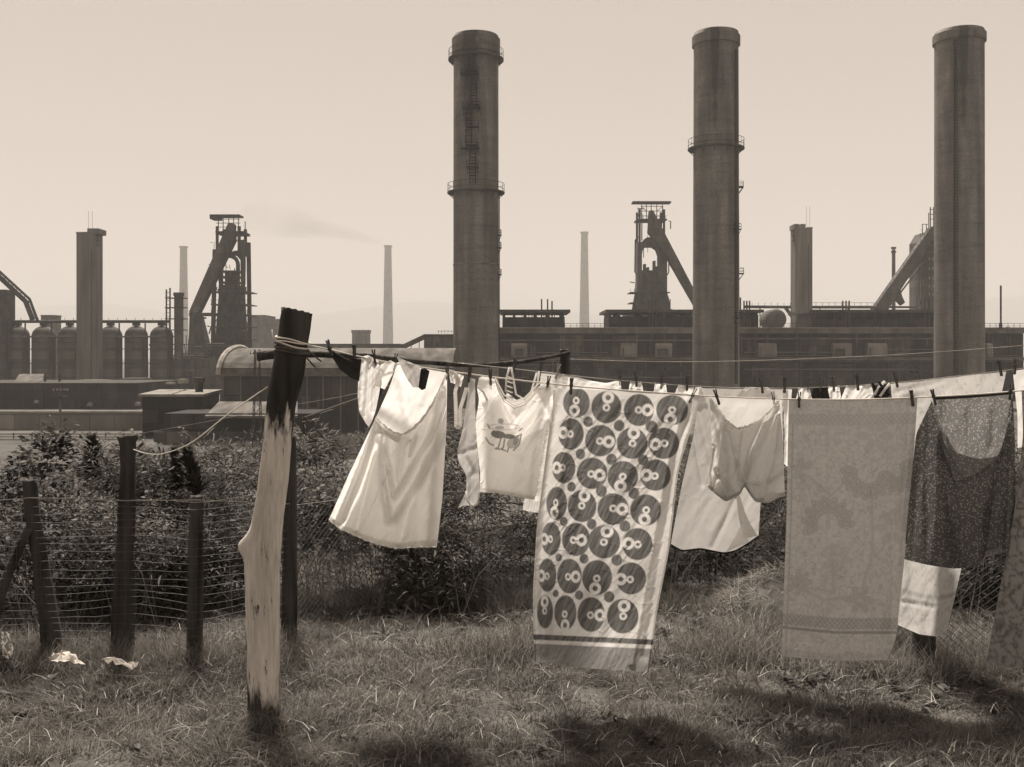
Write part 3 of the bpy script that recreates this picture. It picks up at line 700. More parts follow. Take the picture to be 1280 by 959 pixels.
# -- long shed
D = 230; root = thing('long_shed', 'long dark industrial shed with roof monitors running behind the great stacks', 'building', base(940, D)); s = D/F
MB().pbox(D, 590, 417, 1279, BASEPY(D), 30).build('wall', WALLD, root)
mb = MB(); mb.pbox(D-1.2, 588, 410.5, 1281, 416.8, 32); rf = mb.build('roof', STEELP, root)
mb = MB(); mb.pbox(D-.8, 588, 446.5, 1281, 449.5, .79); mb.build('crane_ledge', STEELP, root)
mb = MB()
for k, x in enumerate((606, 630, 667, 700, 728, 766, 795, 812, 842, 868, 926, 958, 995, 1012, 1036, 1070, 1106, 1140, 1166, 1235, 1262)): mb.pbox(D-.35, x, 417, x+2.2, 446, .34)
for x in (636, 690, 742, 806, 850, 940, 1000, 1030, 1068, 1110, 1150, 1240, 1270): mb.pbox(D-.35, x, 450, x+2.5, BASEPY(D), .34)
each(mb, 'pilaster', WALLM, root)
mb = MB()
for x0_, x1_, y0_, y1_ in ((632, 666, 430, 446), (702, 727, 418, 446), (768, 794, 420, 446), (870, 890, 420, 446), (1014, 1035, 422, 446), (1108, 1139, 420, 446), (652, 688, 455, 490), (745, 804, 452, 495), (943, 998, 453, 495), (1034, 1066, 455, 495), (1114, 1148, 453, 495)): mb.pbox(D-.12, x0_, y0_, x1_, y1_, .11)
each(mb, 'cladding_panel', WALLM, root)
mb = MB()
for x in (629, 636, 643, 701, 707, 712, 717, 744, 931, 936, 941, 1068, 1073, 1124, 1131, 1139, 1240, 1247): mb.pbox(D-.2, x, 422+(x % 3), x+2.6, 440-(x % 4), .07)
for x in (598, 612, 675, 684, 720, 760, 770, 948, 962, 974, 1012, 1022, 1074, 1088, 1126, 1246, 1254): mb.pbox(D-.2, x, 456+(x % 5), x+5+(x % 4), 468+(x % 7), .07)
each(mb, 'window', GLASS, root)
mb = MB()
for x0_, x1_ in ((639, 659), (775, 795), (818, 838.5), (946, 968), (1038, 1061), (1081, 1105), (1166, 1176), (1229, 1236)):
    a = W(x0_, 446, D-.02); b = W(x1_, 429, D-.02); h = b.z-a.z
    prof = [(D-.02, a.z), (D-2.2, a.z), (D-2.2, a.z+h*.7), (D-2.0, a.z+h*.88), (D-1.5, a.z+h*.98), (D-.02, b.z)]
    n = len(prof); mb.add([(a.x, y, z) for y, z in prof]+[(b.x, y, z) for y, z in prof], [tuple(range(n)), tuple(range(2*n-1, n-1, -1))]+[(i, i+n, (i+1) % n+n, (i+1) % n) for i in range(n)])
each(mb, 'ventilation_cowl', WALLP, root)
mb = MB()
for x0_, x1_ in ((777, 793), (820, 837), (1042, 1058), (1086, 1101), (949, 965), (642, 656)):
    if x0_ in (820, 1042, 642): mb.pbox(D-2.25, x0_+1.5, 436, x1_-1.5, 445, .04)
    else: mb.pbox(D-2.25, x0_+1, 434.5, x0_+3, 445.5, .04)
each(mb, 'louvre', IRON2, root)
def monitor(x0, x1, posts, pipes, gap=6):
    MB().pbox(D+3, x0-3.5, 387, x1+7, 390.5, 18).build('roof_monitor', ROOFD, rf)
    mb = MB(); mb.pbox(D+5, x0, 390.5+gap, x1, 410.5, 13)
    for x in posts: mb.pbox(D+5.02, x, 390.5, x+3.2, 391+gap, 12)
    for x in range(int(x0)+3, int(x1)-3, 7): mb.pbox(D+4.6, x, 398, x+1, 410, .35)
    mb.build('monitor_wall', WALLD, rf)
    mb = MB()
    for x, yt in pipes: mb.ptube(D+4, [(x, yt), (x, 410)], .95, 6)
    each(mb, 'roof_pipe', IRON, rf)
monitor(628, 706, (628, 641, 655, 668, 684, 702), ((677, 374), (684.5, 374), (690, 376.5)))
monitor(761, 874, (761, 772, 800, 825, 842, 860), ((811, 375.5), (815.5, 375), (819.5, 375)), 5)
monitor(925, 948, (925, 944), ((925.5, 372), (930, 376), (933.5, 376), (937, 376)), 3)
monitor(1015, 1172, (1015, 1028, 1042, 1060, 1078, 1092, 1104, 1125, 1138, 1160, 1168), ((1053.5, 376), (1057.5, 376), (1061.5, 376), (1156, 373), (1161.5, 373), (1168, 376)), 9)
for x0_, x1_ in ((706, 761), (950, 1015), (1230, 1281)):
    mb = MB()
    for x in np.arange(x0_, x1_, 7.5): mb.pbar(D-.6, (x, 410.5), (x, 404.5), .45)
    mb.pbar(D-.6, (x0_, 404.5), (x1_, 404.5), .45); mb.pbar(D-.6, (x0_, 407.5), (x1_, 407.5), .35)
    mb.build('railing', IRON, rf)
mb = MB()
for x in (645, 692, 780, 796.5, 816, 832, 944, 958, 1043, 1093, 1097, 1259, 1262): mb.pbox(D-1.6, x-.9, 408.6, x+.9, 411, .3)
each(mb, 'roof_lamp', PALE, rf)
mb = MB(); mb.pbox(D-1.35, 587, 409.3, 1282, 410.4, 33); mb.build('sunlit_roof_edge', PALE, rf)  # pale strip: the sunlit top of the ledge is put into its colour
rq = random.Random(5)
mb = MB(); mb.pbox(D-2.3, 588, 449.5, 1281, 450.6, 2.2)
for x in range(590, 1281, 9): mb.pbar(D-2.2, (x, 449.5), (x, 444.6), .3)
mb.pbar(D-2.2, (588, 444.6), (1281, 444.6), .4); mb.pbar(D-2.2, (588, 447), (1281, 447), .3); mb.build('walkway', STEELP, root)
mb = MB()
for x0_, x1_, y_, r_q in ((596, 880, 425.5, .8), (925, 1170, 423.5, .9), (640, 760, 441, .6), (930, 1060, 440.5, .7), (1090, 1172, 437, .6), (600, 700, 456, .9), (930, 1172, 462, 1.0), (610, 860, 472, .8)):
    mb.ptube(D-1.0, [(x0_, y_), (x1_, y_), (x1_, y_+rq.uniform(4, 12))], r_q, 6)
each(mb, 'conduit', STEELP, root)
mb = MB()
for k in range(34):
    x = rq.uniform(594, 1276); y0_ = rq.choice((411, 417, 424, 452)); mb.pbar(D-.9-rq.random()*.3, (x, y0_), (x, y0_+rq.uniform(10, 30)), rq.uniform(.35, .9))
each(mb, 'down_pipe', WALLM, root)
mb = MB()
for k in range(16):
    x = rq.uniform(600, 1160); y = rq.uniform(452, 470); w_ = rq.uniform(5, 16); mb.pbox(D-1.8, x, y, x+w_, y+rq.uniform(4, 12), 1.6)
each(mb, 'plant_box', WALLD, root)
mb = MB()
for k in range(26):
    x = rq.choice((rq.uniform(632, 702), rq.uniform(764, 866), rq.uniform(1018, 1168))); mb.pbar(D+4.4, (x, 391), (x+rq.uniform(-6, 6), 409), rq.uniform(.4, 1.0))
each(mb, 'monitor_strut', IRON, rf)
mb = MB(); mb.ptube(D-1.6, [(590, 452), (1281, 452)], .5, 5)
for x in (796, 816, 831, 751, 944, 1042, 1094): mb.pbar(D-1.3, (x, 412), (x, 446), .55)
each(mb, 'wall_pipe', STEELP, root)
# round tank and gas pipe behind the shed
D = 290; root = thing('round_tank', 'rounded tank end showing above the shed roof beside the slim square tower', 'tank', base(971, D)); s = D/F
c_ = W(971.5, 399, D); mb = MB(); r = 13*s
mb.tube([c_+Vector((0, y, 0)) for y in (0, .6, 1.2, 9)], [r*.55, r*.85, r, r], 24); mb.build('shell', IRON2, root, smooth=False)
mb = MB(); mb.pbox(D+2, 966, 410, 977, BASEPY(D), 5); mb.build('saddle', CONC2, root)
root = thing('gas_main', 'raised gas pipe running level behind the slim square tower', 'pipe', base(1010, 305)); mb = MB(); mb.ptube(305, [(930, 383.5), (985, 384), (1096, 384)], 1.9, 8)
mb.ptube(305, [(982, 385), (990, 396), (1000, 398)], 2.2, 8); mb.build('main_pipe', IRON2, root); mb = MB()
for x in (950, 1025, 1060, 1090): mb.pbar(305, (x, 384), (x, BASEPY(305)), 1.2)
for x in range(940, 1096, 8): mb.pbar(305, (x, 382), (x, 378.5), .4)
mb.pbar(305, (1012, 378.5), (1094, 378.5), .4); each(mb, 'trestle', IRON, root)

# ================================================================== SMOKE AND HAZE
def volume_mat(name, density, color, noise=None, aniso=.2):
    m = bpy.data.materials.new(name); m.use_nodes = True; n = m.node_tree.nodes; l = m.node_tree.links
    n.remove(n['Principled BSDF']); v = n.new('ShaderNodeVolumePrincipled'); l.new(v.outputs[0], n['Material Output'].inputs['Volume'])
    v.inputs['Density'].default_value = density; v.inputs['Color'].default_value = color; v.inputs['Anisotropy'].default_value = aniso
    if noise:
        tc = n.new('ShaderNodeTexCoord'); t = n.new('ShaderNodeTexNoise'); t.inputs['Scale'].default_value = noise; t.inputs['Detail'].default_value = 3
        r = n.new('ShaderNodeMapRange'); r.inputs['From Min'].default_value = .33; r.inputs['From Max'].default_value = .75; r.inputs['To Max'].default_value = density
        l.new(tc.outputs['Object'], t.inputs['Vector']); l.new(t.outputs['Fac'], r.inputs['Value'])
        # thin out towards the edge of the puff so no hull shows
        l.new(r.outputs[0], v.inputs['Density'])
    return m
HAZE = .00032
mb = MB(); mb.box(-9800, 9800, -80, 9900, VALLEY-2.5, 640); tag(mb.build('haze', volume_mat('hazy_air', HAZE, (1, .985, .95, 1), aniso=.0)), kind='stuff')
# thin plume: puffs growing as they drift left from the far chimney
mb = MB(); D = 1500
pts = [(485, 306, 2), (478, 304, 3), (468, 301, 5), (455, 297, 6.5), (438, 292, 9), (418, 287, 12), (396, 283, 15), (372, 280, 18), (350, 277, 21), (330, 274, 22), (310, 272, 18), (296, 272, 6)]
mb.tube([W(p[0], p[1], D) for p in pts], [p[2]*D/F for p in pts], 14); sm = mb.build('smoke', volume_mat('thin_smoke', .012, (.42, .40, .37, 1), noise=.012, aniso=0.), smooth=True); tag(sm, kind='stuff')

mb = MB(); mb.tube([W(p[0], p[1], D) for p in ((486, 307), (480, 305), (470, 302), (456, 298), (440, 293), (420, 289), (398, 285), (374, 283))], [2*D/F, 3*D/F, 4.5*D/F, 6*D/F, 7.5*D/F, 9*D/F, 10*D/F, 3*D/F], 14); tag(mb.build('smoke', volume_mat('fresh_smoke', .0075, (.42, .40, .37, 1), aniso=0.), smooth=True), kind='stuff')
# ================================================================== TIMBER
def trunk(pts, D, m, name, parent=None, n=20, rough=.05, seed=0, knots=(), top_tilt=(0, 0), sub=8):
    """wooden post from pixel stations (px,py,rpx[,dD]); closed, uneven, sawn top"""
    P = []
    for i in range(len(pts)-1):
        for k in range(sub):
            t = k/sub; P.append([pts[i][j]*(1-t)+pts[i+1][j]*t for j in range(3)])
    P.append(list(pts[-1][:3])); P = np.array(P)
    if len(P) > 10:
        for _ in range(3): P[1:-1] = (P[:-2]+2*P[1:-1]+P[2:])/4
    V = []; s = D/F
    for i, (px, py, r) in enumerate(P):
        c = W(px, py, D)
        for j in range(n):
            a = 2*math.pi*j/n; rr = r*s*(1+rough*(float(fbm(j*.9+seed*7, i*.18+seed))*2-1)*1.6+rough*.4*math.sin(3*a+seed))
            x, y, z = rr*math.cos(a), rr*math.sin(a), 0
            if i == 0: z += top_tilt[0]*x+top_tilt[1]*y+.004*math.sin(j*2.1)
            for kx, ky, kr, ka, kw in knots:
                dz = (py-ky)/kr; da = (a-ka+math.pi) % (2*math.pi)-math.pi
                g = kx*s*math.exp(-dz*dz)*math.exp(-(da/kw)**2); x += g*math.cos(a); y += g*math.sin(a)
            V.append((c.x+x, c.y+y, c.z+z))
    N = len(P); fs = []
    for i in range(N-1):
        for j in range(n): a = i*n+j; b = i*n+(j+1) % n; fs.append((b, a, a+n, b+n))
    c = W(P[0][0], P[0][1], D); V.append((c.x, c.y, c.z+.002)); k = len(V)-1
    for j in range(n): fs.append((k, j, (j+1) % n))
    mb = MB(); mb.v = V; mb.f = fs
    o = mb.build(name, m, parent, smooth=True, origin=None if parent is not None else W(P[-1][0], P[-1][1], D))
    sh = np.ones(len(o.data.polygons), bool); sh[-n:] = False; o.data.polygons.foreach_set('use_smooth', sh)
    return o

# leaning clothes post, lower two thirds once painted white
def post_mat():
    m = mat('half_painted_wood', .02, .075, 9, (1, 1, .1), bump=.7, bscale=45, rough=.85)
    n, l = m.node_tree.nodes, m.node_tree.links; p = n['Principled BSDF']; wood = p.inputs['Base Color'].links[0].from_socket
    tc = n.new('ShaderNodeTexCoord'); s_ = n.new('ShaderNodeSeparateXYZ'); l.new(tc.outputs['Object'], s_.inputs[0])
    mp = n.new('ShaderNodeMapping'); mp.inputs['Scale'].default_value = (1, 1, .22); l.new(tc.outputs['Object'], mp.inputs['Vector'])
    nz = n.new('ShaderNodeTexNoise'); nz.inputs['Scale'].default_value = 17; nz.inputs['Detail'].default_value = 7; nz.inputs['Roughness'].default_value = .65; l.new(mp.outputs[0], nz.inputs['Vector'])
    def M(op, *a):
        q = n.new('ShaderNodeMath'); q.operation = op
        for i, v in enumerate(a):
            if isinstance(v, (int, float)): q.inputs[i].default_value = v
            else: l.new(v, q.inputs[i])
        return q.outputs[0]
    def mrange(src, a, b, c=0, d=1):
        q = n.new('ShaderNodeMapRange'); q.inputs['From Min'].default_value = a; q.inputs['From Max'].default_value = b; q.inputs['To Min'].default_value = c; q.inputs['To Max'].default_value = d; l.new(src, q.inputs['Value']); return q.outputs[0]
    edge = M('MULTIPLY', M('SUBTRACT', nz.outputs['Fac'], .5), .8)
    # distance along the post; the bare right flank reaches lower than the left
    zz = M('ADD', s_.outputs['Z'], M('MULTIPLY', s_.outputs['X'], 1.1))
    up = mrange(M('ADD', zz, edge), 1.49, 1.55, 1, 0)
    lo = mrange(M('ADD', s_.outputs['Z'], edge), .10, .20)
    nz3 = n.new('ShaderNodeTexNoise'); nz3.inputs['Scale'].default_value = 60; nz3.inputs['Detail'].default_value = 6; nz3.inputs['Roughness'].default_value = .7
    mp3 = n.new('ShaderNodeMapping'); mp3.inputs['Scale'].default_value = (1, 1, .12); l.new(tc.outputs['Object'], mp3.inputs['Vector']); l.new(mp3.outputs[0], nz3.inputs['Vector'])
    chips = M('MULTIPLY', mrange(nz.outputs['Fac'], .64, .68, 1, 0), mrange(M('ADD', nz3.outputs['Fac'], M('MULTIPLY', M('SUBTRACT', nz.outputs['Fac'], .5), .8)), .66, .72, 1, 0))
    fine = M('MULTIPLY', M('SUBTRACT', nz3.outputs['Fac'], .5), .3)
    up = mrange(M('ADD', M('ADD', zz, edge), fine), 1.46, 1.56, 1, 0); lo = mrange(M('ADD', M('ADD', s_.outputs['Z'], edge), fine), .08, .20)
    f = M('MULTIPLY', M('MULTIPLY', up, lo), chips)
    nz2 = n.new('ShaderNodeTexNoise'); nz2.inputs['Scale'].default_value = 6; nz2.inputs['Detail'].default_value = 8; l.new(mp.outputs[0], nz2.inputs['Vector'])
    rp = n.new('ShaderNodeValToRGB'); rp.color_ramp.elements[0].position = .3; rp.color_ramp.elements[1].position = .62; rp.color_ramp.elements[0].color = sep(.5); rp.color_ramp.elements[1].color = sep(.76); l.new(nz2.outputs['Fac'], rp.inputs['Fac'])
    mx = n.new('ShaderNodeMix'); mx.data_type = 'RGBA'; l.new(f, mx.inputs['Factor']); l.new(wood, mx.inputs['A']); hv = n.new('ShaderNodeHueSaturation'); l.new(rp.outputs[0], hv.inputs['Color']); l.new(mrange(nz3.outputs['Fac'], .3, .7, 1.12, .72), hv.inputs['Value']); l.new(hv.outputs[0], mx.inputs['B']); l.new(mx.outputs['Result'], p.inputs['Base Color'])
    return m
PD = 4.98
root = thing('clothes_post', 'stout leaning timber post with flaking white paint and a dark bare top', 'post', W(330, 895, PD)+Vector((0, 0, 0)))
pst = [(371, 389, 19), (368, 415, 19.5), (363, 445, 19.5), (357, 475, 19), (351, 508, 18), (346, 560, 17.5), (340, 618, 18.2), (333, 660, 19.5), (329, 690, 21.5), (328, 715, 21.5), (328.5, 760, 20.5), (329.5, 820, 19.5), (330, 905, 20)]
trunk(pst, PD, post_mat(), 'shaft', root, n=40, rough=.03, seed=3, knots=((11, 681, 13, math.pi*1.05, .5), (4, 625, 5, math.pi*1.35, .25), (3, 470, 20, .2, .5)), top_tilt=(-.2, -.1))
mb = MB()
def wrap(py, cx, r, tilt, turns=1.0, ph=0):
    s = PD/F; c = W(cx, py, PD)
    return [(c.x+r*s*math.cos(a), c.y+r*s*math.sin(a), c.z+tilt*r*s*math.cos(a)+.003*math.sin(3*a+ph)) for a in np.linspace(ph, ph+2*math.pi*turns, int(30*turns))]
for py, t, ph in ((425, -.22, 0), (428, -.10, 1), (432, -.25, 2)): mb.tube(wrap(py, 366, 21, t, 1.05, ph), .0042, 6)
mb.tube([W(346, 428, PD-.09), W(341, 421, PD-.1), W(340, 412, PD-.1)], .003, 5)
mb.build('wire_binding', ROPE, root, smooth=True)
mb = MB()
for py, t, ph in ((437, -.2, .5), (440, -.12, 1.5), (434, -.3, 2.5)): mb.tube(wrap(py, 365, 20.8, t, 1.05, ph), .006, 6)
mb.tube([W(384, 437, PD-.03), W(394, 446, PD-.02), W(402, 452, PD)], .004, 5); mb.tube([W(382, 446, PD-.03), W(390, 455, PD-.02), W(394, 459, PD)], .004, 5)
mb.build('tie_wire', RUSTW, root, smooth=True)
# far post that holds the rail, and the rail itself
trunk([(706, 437, 6.5), (706.5, 470, 6.5), (706, 600, 7), (705, 815, 7.5)], 6.12, WOODD, 'rail_post', seed=5, n=14)
tag(S.objects['rail_post'], 'dark upright post holding the far end of the cross rail, behind the circle print towel', 'post')
mb = MB(); rp_ = [(322, 445, 5.11), (345, 443.5, 5.11), (400, 443, 5.13), (455, 445, 5.17), (520, 452, 5.4), (565, 456, 5.55), (610, 456.5, 5.75), (650, 453, 5.95), (700, 444, 6.03), (712, 441, 6.05)]
q = [W(*p) for p in rp_]; qs = []
for i in range(len(q)-1):
    for k in range(5): qs.append(q[i].lerp(q[i+1], k/5)+Vector((0, 0, .006*(float(fbm(i*2+k*.4, 3.))-.5))))
qs.append(q[-1]); mb.tube(qs, [float(np.interp(i, [0, 5, 8, 20, 45], [.023, .022, .018, .013, .011]))+.003*(float(fbm(i*.5, 8.))-.5)*2 for i in range(len(qs))], 10); o = mb.build('cross_rail', WOODD, smooth=True, origin=tuple(q[0]))
tag(o, 'rough dark horizontal pole lashed behind the leaning post top', 'pole')

# ================================================================== FENCE
fence = thing('wire_fence', 'old woven wire fence on dark crooked stakes at the left', 'fence', W(150, 818, 6.0))
trunk([(37, 600, 8.3), (42, 650, 8.8), (52, 710, 10), (60, 765, 11), (66, 830, 12)], 5.94, WOODD, 'stake', fence, seed=8, n=14, rough=.17)
trunk([(35, 662, 5), (20, 695, 6), (4, 732, 6.5), (-12, 785, 7)], 5.88, WOODD, 'brace', fence, seed=9, n=12, rough=.1)
trunk([(159, 545, 12), (160, 556, 10), (160, 600, 9.5), (159, 660, 10.5), (156, 720, 12.5), (154, 770, 15), (154, 826, 16)], 6.04, WOODD, 'stake', fence, seed=10, n=16, rough=.17, top_tilt=(.15, 0))
trunk([(247, 620, 8.3), (246, 680, 9.2), (244, 750, 9.6), (243, 834, 9.5)], 5.88, WOODD, 'stake', fence, seed=11, n=14, rough=.17)
def net_rect(path, z_top, z_bot, dz, dx, r, name, m, parent, sag=.02, seed=0):
    mb = MB(); path = [Vector(p) for p in path]; L = [0]
    for i in range(len(path)-1): L.append(L[-1]+(path[i+1]-path[i]).length)
    def at(t):
        t *= L[-1]
        for i in range(len(path)-1):
            if t <= L[i+1]+1e-9: return path[i].lerp(path[i+1], (t-L[i])/(L[i+1]-L[i]))
        return path[-1]
    nx = max(8, int(L[-1]/.12)); rows = []
    z = z_top; k = 0
    while z > z_bot:
        pts = []
        for j in range(nx+1):
            p = at(j/nx); w = (float(fbm(j*.25+seed, k*.3))-.5)
            pts.append((p.x, p.y+w*.05, p.z+z+w*sag*2)); 
        mb.tube(pts, r, 3); z -= dz; k += 1
    nv = int(L[-1]/dx)
    for j in range(nv+1):
        p = at(j/nv); mb.tube([(p.x+(float(fbm(j*1.3, zz*3))-.5)*.02, p.y, p.z+zz) for zz in np.linspace(z_bot, z_top, 9)], r*.8, 3)
    return mb.build(name, m, parent)
GP = lambda px, D: ((px-640)/F*D, D, 0)
net_rect([GP(-160, 5.8), GP(40, 5.85), GP(160, 5.93), GP(247, 5.8), GP(362, 6.2)], 0.93, .06, .045, .065, .0012, 'netting', RUSTW, fence, seed=2)
mb = MB(); mb.tube([W(-160, 640, 5.78), W(40, 622, 5.83), W(160, 626, 5.9), W(247, 625, 5.78), W(362, 630, 6.18)], .0028, 5); mb.build('top_wire', WIRE, fence)
trunk([(362, 545, 8), (362.5, 640, 8.5), (362, 720, 9.5), (361, 812, 10)], 6.25, WOODD, 'stake', fence, seed=12, n=14)

def chain_link(path, z0, z1, cell, r, name, m, parent):
    mb = MB(); path = [Vector(p) for p in path]; L = [0]
    for i in range(len(path)-1): L.append(L[-1]+(path[i+1]-path[i]).length)
    def at(t):
        for i in range(len(path)-1):
            if t <= L[i+1]: return path[i].lerp(path[i+1], (t-L[i])/(L[i+1]-L[i]))
        return path[-1]
    n = int(L[-1]/cell); h = int((z1-z0)/(cell*.8)); k = 0
    for j in range(-h, n+1):
        for d in (1, -1):
            pts = []
            for q_ in range(h+1):
                t = (j+q_)*cell if d > 0 else (j+h-q_)*cell
                if t < 0 or t > L[-1]: continue
                p = at(t); w = float(fbm(t*1.2, q_*.2))-.5; pts.append((p.x, p.y+w*.06+.002*d, z0+q_*cell*.8+p.z+.02*math.sin(t*2.2)))
            if len(pts) > 1: mb.tube(pts, r, 3, caps=False)
    return mb.build(name, m, parent)
cf = thing('chain_link_fence', 'sagging chain link fence crossing behind the washing', 'fence', GP(900, 7.2))
chain_link([GP(365, 6.35), GP(480, 7.1), GP(650, 7.45), GP(880, 7.4), GP(1010, 6.8), GP(1150, 5.95), GP(1330, 5.75)], .03, 1.02, .05, .0016, 'netting', RUSTW, cf)
trunk([(1154, 640, 14), (1154, 740, 14), (1155, 845, 14)], 5.84, WOODD, 'stake', cf, seed=14, n=14)
mb = MB(); mb.tube([W(365, 632, 6.33), W(480, 618, 7.08), W(650, 612, 7.43), W(880, 612, 7.38), W(1010, 620, 6.78), W(1150, 640, 5.93), W(1330, 645, 5.73)], .0025, 5); mb.build('top_wire', WIRE, cf)

# loose wires from stake to post
def cord(name, pts, r, m, label, cat, n=4, sub=6):
    q = [W(*p) for p in pts]
    out = []
    for i in range(len(q)-1):
        a = q[max(i-1, 0)]; b = q[i]; c = q[i+1]; d = q[min(i+2, len(q)-1)]
        for k in range(sub):
            t = k/sub; out.append(.5*((2*b)+(c-a)*t+(2*a-5*b+4*c-d)*t*t+(3*b-a-3*c+d)*t**3))
    out.append(q[-1]); mb = MB(); mb.tube(out, r, n)
    o = mb.build(name, m, smooth=True, origin=tuple(q[0])); tag(o, label, cat); return o, out
cord('slack_cord', [(167, 562, 5.95), (183, 567, 5.9), (205, 567, 5.8), (240, 553, 5.6), (285, 518, 5.3), (334, 484, 5.0)], .0032, ROPE, 'slack white cord drooping from the tallest stake to the leaning post', 'cord')
cord('thin_wire', [(120, 549, 5.98), (180, 541, 5.8), (270, 525, 5.5), (345, 510, 5.12), (450, 491, 5.4), (560, 462, 5.6)], .0018, WIRE, 'thin wire passing behind the leaning post below its dark top', 'wire')

# ================================================================== CLOTHESLINES
L1 = [(384, 431, 4.93), (420, 439, 4.97), (450, 446, 5.0), (500, 455.5, 5.02), (560, 464, 5.05), (620, 472, 5.08), (690, 480, 5.1), (760, 486.5, 5.12), (830, 491.5, 5.15), (900, 496, 5.17), (985, 499, 5.2), (1070, 499.5, 5.2), (1145, 497, 5.2), (1210, 493.5, 5.2), (1280, 488, 5.2), (1500, 466, 5.25)]
L2 = [(572, 454, 5.52), (640, 461, 5.55), (700, 468, 5.58), (760, 474.5, 5.6), (820, 479.5, 5.62), (870, 483, 5.65), (950, 485.5, 5.65), (1020, 484.5, 5.65), (1080, 481.5, 5.65), (1140, 476.5, 5.65), (1190, 471, 5.65), (1280, 460.5, 5.7), (1500, 434, 5.8)]
L3 = [(710, 449, 6.1), (780, 451.5, 6.2), (860, 452.5, 6.25), (940, 451, 6.3), (1000, 449, 6.3), (1130, 443, 6.3), (1280, 432, 6.3), (1500, 414, 6.4)]
cord('clothesline', L1, .0036, ROPE, 'front white clothesline running from the leaning post, carrying the printed towels', 'clothesline', 8, 5)
cord('clothesline', L2, .0028, WIRE, 'second clothesline just behind the towels, hung with small white pieces', 'clothesline', 6, 5)
cord('clothesline', L3, .0025, WIRE, 'empty third clothesline, highest of the three, rising to the right', 'clothesline', 6, 5)
def on(L, px):
    xs = [p[0] for p in L]; return np.interp(px, xs, [p[1] for p in L]), np.interp(px, xs, [p[2] for p in L])

